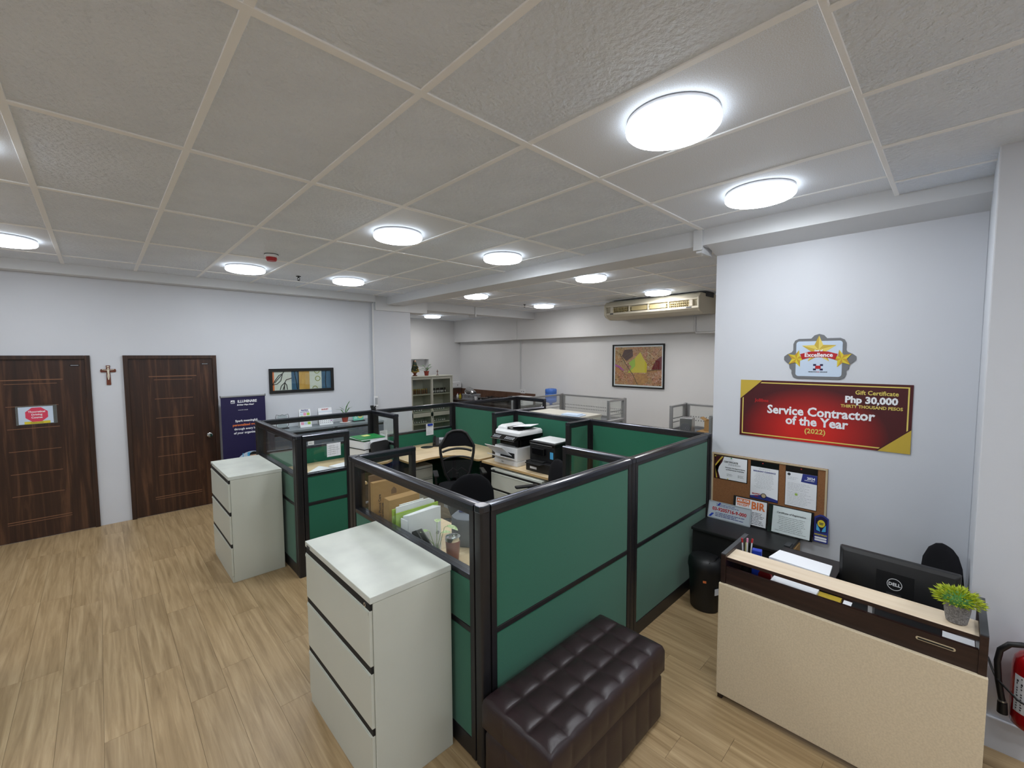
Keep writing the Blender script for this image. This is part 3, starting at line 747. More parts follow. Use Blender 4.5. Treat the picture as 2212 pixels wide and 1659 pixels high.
# potted artificial plant on the shelf
s = thing('potted_plant', 'small yellow-green artificial bush in a speckled grey pot on the reception desk', 'plant', (2.644, -.045, .852))
MB().lathe([(.026, 0), (.034, .004), (.040, .04), (.045, .085), (.046, .09), (.041, .09), (.038, .07), (.001, .07)], n=28).build('pot', M['stone'], s, local=True, smooth=50)
lf = MB(); rr = random.Random(5)
for k in range(420):
    th = rr.uniform(0, 2*PI); ph = math.acos(rr.uniform(-.12, 1)); R = rr.uniform(.052, .078)
    d = Vector((sin(ph)*cos(th), sin(ph)*sin(th), cos(ph)*.62)); c = Vector((0, 0, .098))+d*R
    q = d.to_track_quat('Z', 'Y').to_matrix().to_4x4(); T = Matrix.Translation(c) @ q @ Matrix.Rotation(rr.uniform(0, 6), 4, 'Z')
    l = rr.uniform(.014, .024)
    lf._add([(0, 0, -.006), (.0032, .001, l*.4), (0, 0, l), (-.0032, .001, l*.4), (0, -.0022, l*.4)], [(0, 1, 4), (1, 2, 4), (2, 3, 4), (3, 0, 4), (0, 3, 2, 1)], T=T)
lf.build('leaves', M['leafy'], s, local=True, stuff=True)
lf = MB()
lf.ball((0, 0, .1), .052, 14, 8, (1, 1, .6)).build('foliage_core', M['leaf'], s, local=True)

# things on the desk
def obj(name, mb, m, label, cat, group=None, loc=None, rz=0, **k):
    o = mb.build(name, m, None, **k); tag(o, label, cat, group)
    if loc: o.location = loc; o.rotation_euler = (0, 0, rz); WM[o] = Matrix.Translation(loc) @ Matrix.Rotation(rz, 4, 'Z')
    return o
obj('keyboard', MB().box(-.07, .07, -.125, .21, 0, .016), M['black'], 'black keyboard under the desk shelf, left of the plant pot', 'keyboard', loc=(2.79, .125, .6805), rz=0, bevel=.003)
kb = bpy.data.objects['keyboard']; rr = random.Random(2)
mb = MB()
for r_ in range(5):
    for c_ in range(15): mb.box(-.058+r_*.0235, -.058+r_*.0235+.019, -.12+c_*.0215, -.12+c_*.0215+.018, .0162, .021)
mb.build('keys', M['grey'], kb, stuff=True)
obj('paper_stack', MB().box(-.05, .08, -.075, .03, 0, .012), M['paper'], 'white papers under the right end of the desk shelf', 'paper', loc=(2.78, -.035, .6805), rz=0)
obj('loose_paper', MB().box(-.06, .04, -.12, .10, 0, .035), M['paper'], 'white rolled papers under the left part of the desk shelf', 'paper', loc=(2.79, .60, .6805), rz=0)
obj('yellow_folder', MB().box(-.05, .05, -.05, .05, 0, .02), M['gold'], 'yellow pad under the middle of the desk shelf', 'folder', loc=(2.79, .43, .6805))
obj('notepad', MB().box(-.05, .05, -.05, .05, 0, .015), M['paper'], 'small white pad under the desk shelf, beside the yellow pad', 'paper', loc=(2.655, .4, .7), rz=0)
bpy.data.objects['notepad'].location = (2.79, .32, .6805)
obj('document_tray_paper', MB().prism([(0, 0), (.30, -.02), (.29, .13), (.02, .15)], 0, .012, 'z'), M['paper'], 'white documents behind the desk shelf, left of the monitor', 'paper', loc=(2.86, .74, .792), rz=rad(-90))
doc = bpy.data.objects['document_tray_paper']; doc.name = 'document_pile'
obj('letter_tray', MB().box(-.13, .13, -.15, .15, 0, .004).box(-.13, -.126, -.15, .15, .004, .11).box(.126, .13, -.15, .15, .004, .11).box(-.13, .13, -.15, .15, .106, .11), M['black'], 'black letter tray carrying the white documents behind the desk shelf', 'tray', loc=(2.985, .565, .6805))
pc = obj('pen_cup', MB().lathe([(.03, 0), (.034, .1), (.031, .1), (.028, .004), (.001, .004)], n=18), M['dark'], 'dark pen cup inside the left end of the reception desk', 'cup', loc=(2.80, .845, .6805), smooth=40)
for k, (dx, dy, m, l) in enumerate(((-.008, .012, 'red', 'red pen, left in the dark pen cup'), (.004, .0, 'pink', 'pink pen in the middle of the dark pen cup'), (.012, -.012, 'red', 'red capped pen, right in the dark pen cup'))):
    p = thing('pen', l, 'pen', (2.80+dx, .845+dy, .6855), group='pens in the cup')
    MB().cyl((0, 0, 0), (dx*.6, dy*.8, .19), .004, n=8).build('barrel', M['white'], p, local=True)
    MB().cyl((dx*.61, dy*.81, .1905), (dx*.8, dy, .215), .0055, n=8).build('cap', M[m], p, local=True)
bb = obj('stapler_box', MB().box(-.02, .02, -.025, .025, 0, .175), M['blue'], 'blue box standing beside the pens in the reception desk', 'box', loc=(2.79, .785, .6805), rz=.2, bevel=.004)
tp = obj('tape_roll', MB().cyl((0, 0, 0), (.02, 0, 0), .035, n=24), M['dred'], 'dark red tape roll standing right of the blue box', 'tape', loc=(2.77, .735, .7155))
obj('sticky_note', MB().box(-.02, .03, -.0008, .0, -.04, .04), M['yell'], 'pale yellow note stuck inside the left side panel of the desk', 'note', loc=(2.90, dy1-.0268, .80))

# office chair (kinds)
def office_chair(label, kind, loc, rz, group='office chairs'):
    """origin at floor; sits facing local -y; backrest at +y"""
    t = thing('office_chair', label, 'chair', loc, rz, group)
    base = MB()
    for k in range(5):
        a = 2*PI*k/5+.3; d = Vector((cos(a), sin(a), 0))
        lg = MB(); lg.rings([[tuple(d*r_+Vector((-d.y, d.x, 0))*w_*sx+Vector((0, 0, z+sz*h_))) for sx, sz in ((-1, -1), (1, -1), (1, 1), (-1, 1))] for r_, w_, z, h_ in ((.03, .022, .115, .016), (.30, .014, .085, .01))])
        l_ = lg.build('base_leg', M['black'], t, local=True, bevel=.003)
        p = d*.29
        MB().cyl((p.x-d.y*.02, p.y+d.x*.02, .028), (p.x+d.y*.02, p.y-d.x*.02, .028), .028, n=14).cyl((p.x, p.y, .03), (p.x, p.y, .082), .008).build('caster', M['blackg'], l_, local=True)
    MB().cyl((0, 0, .09), (0, 0, .42), .026, n=16).build('gas_lift', M['black'], t, local=True)
    MB().box(-.09, .09, -.1, .1, .42, .445).build('mechanism', M['black'], t, local=True, bevel=.005)
    seat = MB(); P = rrect(-.24, .24, -.24, .235, .09, 6)
    seat.rings([[(x*s_, y*s_, z) for x, y in P] for s_, z in ((.90, .446), (.99, .462), (1.0, .485), (.97, .505), (.86, .518), (.4, .523))])
    seat.build('seat', M['blackf'], t, local=True, smooth=60)
    def backpt(x, z):   # curved back surface: offset in y
        return .225+.10*(z-.55)*.6-.55*x*x*.5
    if kind == 'mesh':
        out = [(-.10, .52), (-.145, .60), (-.175, .72), (-.20, .85), (-.205, .93), (-.165, 1.0), (-.115, 1.085), (-.06, 1.115), (0, 1.12)]
        out = out+[(-x, z) for x, z in reversed(out[:-1])]
        MB().tube([(x, backpt(x, z), z) for x, z in out], .017, 8).build('back_frame', M['black'], t, local=True, smooth=60)
        # head panel (solid, winged)
        hd = [(-.195, .90), (-.20, .95), (-.16, 1.0), (-.11, 1.08), (-.05, 1.11), (0, 1.115)]; 
        N_ = 12; rows = []
        for z, wd in ((.905, .19), (.93, .198), (.96, .19), (1.0, .16), (1.05, .13), (1.09, .10), (1.11, .05)):
            zc = lambda u: z+(.035*(1-u*u) if z < .93 else .0)
            rows.append([(wd*(2*k/N_-1), backpt(wd*(2*k/N_-1), z)-.004, zc(2*k/N_-1)) for k in range(N_+1)])
        mbh = MB(); V = [[mbh.bm.verts.new(p) for p in r] for r in rows]
        for a_ in range(len(V)-1):
            for k in range(N_): mbh.bm.faces.new((V[a_][k], V[a_][k+1], V[a_+1][k+1], V[a_+1][k]))
        ext = bmesh.ops.extrude_face_region(mbh.bm, geom=mbh.bm.faces[:]); bmesh.ops.translate(mbh.bm, verts=[v for v in ext['geom'] if isinstance(v, bmesh.types.BMVert)], vec=(0, .03, 0))
        mbh.build('head_panel', M['blackf'], t, local=True, smooth=50)
        MB().tube([(x, backpt(x, .88)+.01, .865+.035*(1-(x/.18)**2)) for x in [(-.18+.03*k) for k in range(13)]], .014, 8).build('cross_band', M['black'], t, local=True, smooth=60)
        MB().tube([(x, backpt(x, .76)+.006, .775+.03*(1-(x/.17)**2)) for x in [(-.17+.034*k) for k in range(11)]], .012, 8).build('cross_band', M['black'], t, local=True, smooth=60)
        ms = MB(); rows = []
        for z, wd in ((.55, .10), (.62, .14), (.70, .16), (.76, .17)):
            rows.append([(wd*(2*k/8-1), backpt(wd*(2*k/8-1), z)-.002, z) for k in range(9)])
        V = [[ms.bm.verts.new(p) for p in r] for r in rows]
        for a_ in range(len(V)-1):
            for k in range(8): ms.bm.faces.new((V[a_][k], V[a_][k+1], V[a_+1][k+1], V[a_+1][k]))
        ms.build('back_mesh', M['mesh'], t, local=True, smooth=60)
        MB().tube([(0, .12, .43), (0, .25, .45), (0, .245, .60)], .02, 8).build('back_spine', M['black'], t, local=True)
        MB().tube([(-.13, .235, .60), (-.05, .25, .66), (0, .25, .62), (.05, .25, .66), (.13, .235, .60)], .01, 8).build('lumbar_brace', M['black'], t, local=True, smooth=60)
    else:
        rows = []; N_ = 12
        top_ = 1.0
        for z, wd, th in ((.58, .13, .03), (.64, .18, .05), (.74, .215, .055), (.84, .21, .055), (.92, .17, .05), (.97, .11, .04), (.99, .06, .02)):
            ring_ = [(wd*(2*k/N_-1), backpt(wd*(2*k/N_-1), z)-th/2*math.sqrt(max(.02, 1-(2*k/N_-1)**2)), z) for k in range(N_+1)]
            ring_ += [(wd*(2*k/N_-1), backpt(wd*(2*k/N_-1), z)+th/2*math.sqrt(max(.02, 1-(2*k/N_-1)**2)), z) for k in range(N_, -1, -1)]
            rows.append(ring_)
        MB().rings(rows).build('backrest', M['blackf'], t, local=True, smooth=60)
        MB().tube([(0, .12, .43), (0, .25, .45), (0, .245, .62)], .02, 8).build('back_spine', M['black'], t, local=True)
    for sx_ in (-1, 1):
        MB().tube([(sx_*.20, .02, .45), (sx_*.27, .02, .47), (sx_*.275, .03, .66)], .014, 8).build('arm_support', M['black'], t, local=True, smooth=60)
        MB().box(sx_*.275-.028, sx_*.275+.028, -.12, .12, .66, .685).build('armrest', M['black'], t, local=True, bevel=.01)
    return t
office_chair('black office chair behind the reception monitor, only its rounded top showing', 'fabric', (3.52, .22, -.13), rad(25)-PI)
bpy.data.objects['office_chair']['group'] = 'office chairs'
# ------------------------------------------------------------------ things on the door wall
s = thing('crucifix', 'small wooden crucifix with an ivory figure between the two doors', 'crucifix', (.081, YW-.001, 1.70))
MB().prism([(-.020, 0), (.020, 0), (.016, .155), (.066, .152), (.071, .172), (.064, .192), (.016, .19), (.019, .235), (-.019, .235), (-.016, .19), (-.064, .192), (-.071, .172), (-.066, .152), (-.016, .155)], -.012, 0, 'y').build('cross', M['rosew'], s, local=True, bevel=.002)
fig = MB(); y = -.022
fig.ball((0, y-.004, .196), .0095, 10, 8)
fig.tube([(0, y, .188), (0, y, .165), (0, y, .14), (.001, y, .125)], [.005, .011, .009, .010], 10)
for sx_ in (-1, 1):
    fig.tube([(sx_*.006, y, .178), (sx_*.030, y+.002, .180), (sx_*.055, y+.004, .186)], [.005, .004, .0035], 8)
    fig.tube([(sx_*.004, y, .128), (sx_*.006, y-.006, .098), (sx_*.001, y+.002, .062)], [.0065, .005, .0035], 8)
fig.build('figure', M['ivory'], s, local=True, smooth=60)
MB().box(-.010, .010, -.0145, -.0125, .212, .226).build('title_plate', M['ivory'], s, local=True)

s = thing('rollup_banner', 'dark blue roll-up banner with white slogan between door and picture', 'banner', (1.452, 6.98, 0))
MB().box(-.272, .272, -.003, 0, .07, 1.47).build('print_sheet', M['navy'], s, local=True)
MB().box(-.278, .278, -.010, .008, 1.47, 1.492).build('top_rail', M['silver'], s, local=True, bevel=.003)
for x in (-.278, .272): MB().box(x, x+.006, -.012, .01, 1.465, 1.497).build('end_cap', M['dgrey'], s, local=True)
MB().box(-.272, .272, -.07, .07, .0, .07).build('base_cassette', M['silver'], s, local=True, bevel=.01)
MB().cyl((0, .012, .07), (0, .012, 1.47), .008).build('support_pole', M['silver'], s, local=True)
mb = MB(); yy = -.0042
mb.text('ILLUMINARE', .045, 1.405, .050, y=yy, bold=.0018, stretch=.86)
mb.text('Brighter Ways Ahead', .02, 1.358, .026, y=yy, bold=.0012, shear=.3, stretch=.9)
mb.text('www.ihr.com.ph', -.01, 1.285, .018, y=yy)
mb.text('Spark meaningful,', .03, 1.132, .042, y=yy, bold=.0012, stretch=.95)
mb.text('through every level', .03, 1.018, .042, y=yy, bold=.001, stretch=.95)
mb.text('of your organization', .03, .962, .042, y=yy, bold=.001, stretch=.95)
mb.build('lettering', M['paper'], s, local=True)
MB().text('personalized growth', .03, 1.075, .044, y=yy, bold=.0014, stretch=.95).build('lettering', M['orange'], s, local=True)
lg = MB().prism(rrect(-.155, -.107, 1.382, 1.427, .006), -.0042, -.0032, 'y').build('emblem', M['paper'], s, local=True)
MB().prism(rrect(-.150, -.132, 1.388, 1.405, .004), -.0048, -.0043, 'y').box(-.128, -.112, -.0048, -.0043, 1.388, 1.400).box(-.140, -.112, -.0048, -.0043, 1.407, 1.413).build('emblem_cutout', M['navy'], lg, local=True)
n = 26
ell = [(.07+.235*cos(PI*k/n), .40+.285*sin(PI*k/n)) for k in range(n+1)]
ell = [(min(x, .271), z) for x, z in ell]
MB().prism(ell, -.0042, -.0032, 'y').build('picture_disc', M['pblue'], s, local=True)
for x0, x1, z0, z1 in ((-.04, -.03, .42, .67), (.02, .06, .45, .67), (.20, .25, .45, .64)): MB().box(x0, x1, -.0048, -.0043, z0, z1).build('picture_bar', M['lblue'], s, local=True)
MB().prism([(.10+.05*cos(2*PI*k/14), .61+.055*sin(2*PI*k/14)) for k in range(14)], -.0052, -.0047, 'y').build('picture_face', M['skin'], s, local=True)
MB().prism([(.10+.056*cos(PI*k/8), .63+.045*sin(PI*k/8)) for k in range(9)], -.0056, -.0051, 'y').build('picture_hair', M['dark'], s, local=True)

s = thing('framed_picture', 'long abstract picture with blue and ochre stripes in a black frame', 'picture', (2.29, YW-.001, 1.48))
W2, Hh = .475, .372
f = MB(); fw_ = .044
f.box(-W2, W2, -.028, 0, 0, fw_).box(-W2, W2, -.028, 0, Hh-fw_, Hh).box(-W2, -W2+fw_, -.028, 0, fw_, Hh-fw_).box(W2-fw_, W2, -.028, 0, fw_, Hh-fw_)
f.build('frame', M['dark'], s, local=True, bevel=.004)
z0, z1 = fw_, Hh-fw_
for i, (x0, x1, m) in enumerate(((-.431, -.405, 'orange'), (-.405, -.165, 'cabtop'), (-.165, -.055, 'pic_blue'), (-.055, .10, 'pic_ochre'), (.10, .285, 'cabtop'), (.285, .431, 'pic_blue'))):
    mm = {'pic_blue': mat('slate_blue_paint', (62, 104, 134), .6, noise=((20, 20, 6), .5, (44, 82, 112))), 'pic_ochre': mat('ochre_paint', (206, 164, 84), .6, noise=((30, 30, 8), .5, (184, 140, 62)))}.get(m) or M[m]
    MB().box(x0, x1, -.010, -.002, z0, z1).build('painted_band', mm, s, local=True)
def strokes(pts_list, r=.0055): 
    mb = MB()
    for pts in pts_list: mb.tube([(x, -.011, z) for x, z in pts], r, 6)
    return mb
strokes([[(-.431, .13), (-.39, .20), (-.34, .27), (-.285, .30), (-.27, .325)], [(-.431, .13), (-.37, .14), (-.315, .19), (-.29, .29)], [(-.40, .16), (-.35, .22), (-.30, .28)],
  [(-.33, .05), (-.31, .11), (-.26, .16), (-.24, .20), (-.165, .225)], [(-.27, .05), (-.262, .16)], [(-.225, .05), (-.235, .12), (-.26, .16)], [(-.29, .05), (-.262, .13)],
  [(-.12, .325), (-.10, .18), (-.085, .05)], [(-.07, .325), (-.063, .20), (-.075, .05)], [(.355, .325), (.345, .16), (.35, .05)]]).build('black_strokes', M['dark'], s, local=True, smooth=60)
mb = MB()
for cx, cz, a0, a1 in ((.215, .325, 180, 360), (.225, .205, 0, 360), (.18, .05, 0, 180)):
    mb.tube([(cx+.036*cos(rad(a0+(a1-a0)*k/20)), -.011, cz+.036*sin(rad(a0+(a1-a0)*k/20))) for k in range(21)], .0055, 6)
mb.build('olive_rings', mat('olive_paint', (138, 148, 66), .6), s, local=True, smooth=60)
mb = MB(); rr = random.Random(4)
for r_ in range(9): 
    for c_ in range(4): mb.box(.04+c_*.014, .04+c_*.014+.008, -.0112, -.0102, .12+r_*.02, .12+r_*.02+.009)
mb.build('fine_marks', M['pine'], s, local=True)
MB().box(-.431, .431, -.0145, -.0135, z0, z1).build('glass_pane', M['glass'], s, local=True)

# things on the grey cabinets
def calendar(name, loc, w_, h_, label, head, headm, rz=0, colored=True):
    s = thing(name, label, 'calendar', loc, rz, group='calendars on the grey cabinets')
    T = Matrix.Rotation(rad(-12), 4, 'X')
    MB().box(-w_/2, w_/2, 0, .003, 0, h_, T=T).build('front_sheet', M['paper'], s, local=True)
    MB().box(-w_/2, w_/2, -.0015, .0015, 0, h_, T=Matrix.Translation((0, .115, 0)) @ Matrix.Rotation(rad(12), 4, 'X')).build('back_board', M['white'], s, local=True)
    MB().text(head, 0, h_-.025, .034, y=-.001, bold=.001, T=T, stretch=.8).build('lettering', headm, s, local=True)
    if colored:
        cols = ['pblue', 'pink', 'lime', 'lime', 'yell', 'pblue', 'pink', 'lime', 'yell', 'pink', 'pblue', 'lime']
        MB().text('FRUIT FOR THE DAY', 0, h_-.052, .014, y=-.001, T=T, bold=.0006).build('lettering', M['navy2'], s, local=True)
        for k in range(12):
            c_, r_ = k % 3, k//3
            x = -w_/2+.012+c_*(w_-.02)/3; z = h_-.105-r_*.047
            MB().box(x, x+(w_-.02)/3-.006, -.0012, 0, z, z+.04, T=T).build('colour_block', M[cols[k]], s, local=True)
    else:
        MB().box(-w_/2, w_/2, -.0012, 0, h_-.065, h_-.056, T=T).build('blue_band', M['pblue'], s, local=True)
        mb = MB()
        for r_ in range(4):
            for c_ in range(7): mb.box(-w_/2+.015+c_*.03, -w_/2+.023+c_*.03, -.0012, 0, .03+r_*.03, .042+r_*.03, T=T)
        mb.build('dates', M['dgrey'], s, local=True)
        MB().box(w_/2-.03, w_/2-.015, -.0016, -.0013, .1, .115, T=T).box(w_/2-.03, w_/2-.015, -.0016, -.0013, .055, .07, T=T).build('violet_marks', M['magenta'], s, local=True)
    return s
calendar('desk_calendar', (2.235, 6.84, .96), .165, .285, 'tall calendar chart with pastel squares on the grey cabinet', 'Nutrition', M['navy2'])
calendar('desk_calendar', (2.545, 6.86, .96), .21, .27, 'wide white calendar with a red month name on the grey cabinet', 'AUGUST', M['red'], colored=False)

s = thing('award_plaque', 'clear plaque with a dark wavy wire frame on the grey cabinet', 'plaque', (1.93, 6.93, .96))
MB().box(-.08, .08, -.04, .04, 0, .014).build('base', M['black'], s, local=True, bevel=.003)
MB().prism(rrect(-.065, .065, .014, .205, .02), -.004, .004, 'y').build('clear_plate', M['acrylic'], s, local=True)
MB().tube([(-.06, 0, .02), (-.085, 0, .05), (-.07, 0, .12), (-.09, 0, .17), (-.08, 0, .215), (-.03, 0, .20), (0, 0, .212), (.03, 0, .20), (.08, 0, .215), (.09, 0, .17), (.07, 0, .12), (.085, 0, .05), (.06, 0, .02)], .0035, 6).build('wire_frame', M['dark'], s, local=True, smooth=60)
MB().text('AWARD', 0, .13, .02, y=-.0045).build('lettering', M['dgrey'], s, local=True)

def blade_leaf(mb, base, d, L_, w_, bend=.3, up_=(0, 0, 1), nseg=5):
    d = Vector(d).normalized(); side = d.cross(Vector(up_)); side = side.normalized() if side.length > .01 else Vector((1, 0, 0))
    pts = []; p = Vector(base); dd = d.copy()
    for k in range(nseg+1):
        t_ = k/nseg; wd = w_*math.sin(PI*min(1, .12+t_*.88))**.8 if t_ < 1 else 0.0005
        pts.append((p.copy(), wd)); p = p+dd*(L_/nseg); dd = (dd-Vector((0, 0, bend/nseg))).normalized()
    V = []
    for p, wd in pts: V.append([mb.bm.verts.new(p-side*wd), mb.bm.verts.new(p+Vector((0, 0, -wd*.35))), mb.bm.verts.new(p+side*wd)])
    for k in range(nseg):
        mb.bm.faces.new((V[k][0], V[k][1], V[k+1][1], V[k+1][0])); mb.bm.faces.new((V[k][1], V[k][2], V[k+1][2], V[k+1][1]))
s = thing('potted_plant', 'small bamboo-like plant in a red-brown pot on a white saucer, on the grey cabinet', 'plant', (2.845, 6.87, .96))
MB().lathe([(.05, 0), (.085, .006), (.083, .012), (.001, .01)], n=24).build('saucer', M['white'], s, local=True, smooth=50)
MB().lathe([(.038, .012), (.052, .085), (.058, .086), (.058, .1), (.05, .1), (.045, .085), (.001, .084)], n=24).build('pot', M['terra'], s, local=True, smooth=40)
st = MB()
for a, l in ((-.2, .13), (.1, .17), (.25, .15)): st.tube([(a*.05, 0, .085), (a*.12, 0, .085+l*.6), (a*.3, 0, .085+l)], .007, 7)
st.build('stems', M['leaf'], s, local=True, smooth=60)
lf = MB(); 
for b, d, L_ in (((.02, 0, .24), (.5, 0, 1), .13), ((.02, 0, .22), (.2, -.4, 1), .11), ((-.02, 0, .2), (-1, 0, .35), .14), ((-.02, 0, .21), (-.7, -.3, .6), .11), ((.03, 0, .2), (.8, -.2, .6), .11), ((0, 0, .19), (-.4, .2, 1), .10), ((.02, 0, .25), (.7, .1, 1), .13)):
    blade_leaf(lf, b, d, L_, .009)
lf.build('leaves', M['leaf'], s, local=True)
s = thing('desk_clock', 'turquoise novelty stand with a yellow round badge on the grey cabinet', 'ornament', (3.07, 6.87, .96))
MB().box(-.10, .10, -.035, .035, 0, .014).build('base', M['black'], s, local=True, bevel=.004)
T = Matrix.Rotation(rad(-10), 4, 'X')
MB().prism(rrect(-.09, .09, .012, .15, .03), -.004, .004, 'y', T=T).build('turquoise_plate', mat('turquoise_plastic', (110, 200, 178), .4), s, local=True)
MB().prism([(.035+.045*cos(2*PI*k/24), .09+.045*sin(2*PI*k/24)) for k in range(24)], -.007, -.0045, 'y', T=T).build('badge', M['yell'], s, local=True)
MB().box(.01, .06, -.0095, -.0075, .075, .11, T=T).build('dark_face', M['navy'], s, local=True)
MB().box(-.07, -.02, -.006, -.0045, .05, .06, T=T).box(-.06, -.03, -.006, -.0045, .075, .085, T=T).build('white_marks', M['paper'], s, local=True)

# ------------------------------------------------------------------ reception wall
def wallthing(name, label, cat, y, z, off=.001, group=None):    # local x runs towards -y, local -y points into the room
    return thing(name, label, cat, (XC-off, y, z), -PI/2, group)
# seal of excellence
s = wallthing('award_seal', 'cut-out seal of excellence with three gold stars on the reception wall', 'sign', .733, 1.995)
out = [(0, .182), (.03, .172), (.048, .150), (.05, .148), (.13, .148), (.155, .135), (.166, .11), (.166, .06), (.175, .045), (.205, .03), (.226, .012), (.226, -.012), (.205, -.035), (.19, -.045), (.186, -.08), (.172, -.09), (.172, -.12), (.160, -.148), (.135, -.160),
  (-.135, -.160), (-.160, -.148), (-.172, -.12), (-.172, -.09), (-.186, -.08), (-.19, -.045), (-.205, -.035), (-.226, -.012), (-.226, .012), (-.205, .03), (-.175, .045), (-.166, .06), (-.166, .11), (-.155, .135), (-.13, .148), (-.05, .148), (-.048, .150), (-.03, .172)]
MB().prism(out, -.006, 0, 'y').build('grey_board', M['grey'], s, local=True, bevel=.001, seg=1)
MB().prism(rrect(-.145, .145, -.14, .128, .02), -.0075, -.0062, 'y').build('white_panel', M['pblue'], s, local=True)
def star(mb_l, mb_d, cx, cz, R_, r_, rot, y, sx_=1.0):
    P = [(cx+(R_ if k % 2 == 0 else r_)*cos(rad(90+rot+36*k))*sx_, cz+(R_ if k % 2 == 0 else r_)*sin(rad(90+rot+36*k))) for k in range(10)]
    for k in range(10):
        tri = [(cx, cz), P[k], P[(k+1) % 10]]; (mb_l if k % 2 else mb_d).prism(tri, y-.0008, y, 'y')
l1, d1 = MB(), MB(); star(l1, d1, 0, .062, .108, .045, 0, -.0078, 1.05)
l1.build('star_facets', M['lgold'], s, local=True); d1.build('star_facets', M['gold'], s, local=True)
for sx_ in (-1, 1):
    l1, d1 = MB(), MB(); star(l1, d1, sx_*.142, -.005, .068, .030, sx_*14, -.0080)
    l1.build('star_facets', M['yel'], s, local=True); d1.build('star_facets', M['yeld'], s, local=True)
rb = [(-.118, .03), (-.06, .048), (0, .053), (.06, .048), (.118, .03), (.104, -.012), (.06, .002), (0, .006), (-.06, .002), (-.104, -.012)]
MB().prism(rb, -.0102, -.009, 'y').build('ribbon', M['red'], s, local=True)
MB().text('Excellence', 0, .022, .042, y=-.0108, bold=.0012).text('Seal of', 0, .056, .019, y=-.0112, bold=.0008).build('lettering', M['paper'], s, local=True)
mb = MB()
for sx_ in (-1, 1):
    for sz_ in (-1, 1): mb.box(sx_*.012, sx_*.031, -.0085, -.0076, -.070+sz_*.010, -.070+sz_*.024)
mb.build('logo_corners', M['navy'], s, local=True)
MB().box(-.017, .017, -.0092, -.0086, -.082, -.058).build('logo_centre', M['red'], s, local=True)
MB().text('GENERATION', -.034, -.106, .0085, y=-.0080, bold=.0003).text('RESOURCES', .036, -.106, .0085, y=-.0080, bold=.0003).build('lettering', M['dark'], s, local=True)
MB().text('ONE', 0, -.106, .0085, y=-.0080, bold=.0003).build('lettering', M['red'], s, local=True)

# large gift certificate board
s = wallthing('gift_certificate', 'large red gift certificate board with gold corners on the reception wall', 'sign', .734, 1.5765)
a, h = .538, .2355
m_cert = bpy.data.materials.new('red_gradient_print'); m_cert.use_nodes = True; nt = m_cert.node_tree; N = nt.nodes; L = nt.links
tc = N.new('ShaderNodeTexCoord'); mp = N.new('ShaderNodeMapping'); mp.inputs['Scale'].default_value = (2.1, 0.0, 2.9); mp.inputs['Location'].default_value = (0.1, 0, .45)
gr = N.new('ShaderNodeTexGradient'); gr.gradient_type = 'SPHERICAL'; cr = N.new('ShaderNodeValToRGB')
cr.color_ramp.elements[0].color = (*lin((72, 16, 22)), 1); cr.color_ramp.elements[1].color = (*lin((206, 34, 28)), 1); cr.color_ramp.elements[1].position = .75
L.new(tc.outputs['Object'], mp.inputs[0]); L.new(mp.outputs[0], gr.inputs[0]); L.new(gr.outputs[0], cr.inputs[0]); L.new(cr.outputs[0], N['Principled BSDF'].inputs['Base Color']); N['Principled BSDF'].inputs['Roughness'].default_value = .4
MB().box(-a, a, -.005, 0, -h, h).build('board', m_cert, s, local=True)
mb = MB()
for x0, x1, z0, z1 in ((-a+.025, a-.025, h-.024, h-.016), (-a+.025, a-.025, -h+.016, -h+.024), (-a+.017, -a+.025, -h+.016, h-.016), (a-.025, a-.017, -h+.016, h-.016)): mb.box(x0, x1, -.0062, -.0052, z0, z1)
mb.build('gold_border', M['lgold'], s, local=True)
MB().prism([(-a, h), (-a+.163, h), (-a, h-.158)], -.0072, -.0063, 'y').build('gold_corner', M['gold'], s, local=True)
MB().prism([(a, -h), (a-.170, -h), (a, -h+.165)], -.0072, -.0063, 'y').build('gold_corner', M['gold'], s, local=True)
MB().prism([(-a+.163, h), (-a+.175, h), (-a, h-.170), (-a, h-.158)], -.0070, -.0063, 'y').build('corner_edge', M['ddred'], s, local=True)
MB().prism([(a-.170, -h), (a-.182, -h), (a, -h+.177), (a, -h+.165)], -.0070, -.0063, 'y').build('corner_edge', M['ddred'], s, local=True)
yy = -.0068
mb = MB().text('Service Contractor', 0.006, .0, .094, y=yy, bold=.0028, stretch=.92).text('of the Year', -.002, -.076, .094, y=yy, bold=.0028, stretch=.92)
mb.build('lettering', M['paper'], s, local=True)
mb = MB().text('Php 30,000', .318, .114, .066, y=yy, bold=.0028, stretch=.98)
mb.build('lettering', M['paper'], s, local=True)
MB().text('Gift Certificate', .348, .168, .042, y=yy, bold=.0008, stretch=.92).build('lettering', M['lgold'], s, local=True)
MB().text('THIRTY THOUSAND PESOS', .320, .066, .030, y=yy, bold=.0008, stretch=.93).build('lettering', M['lgold'], s, local=True)
MB().text('(2022)', -.003, -.147, .052, y=yy, bold=.001).build('lettering', M['lgold'], s, local=True)
MB().text('Jollibee', -.375, .069, .036, y=yy, bold=.001, stretch=.95).build('lettering', M['red'], s, local=True)

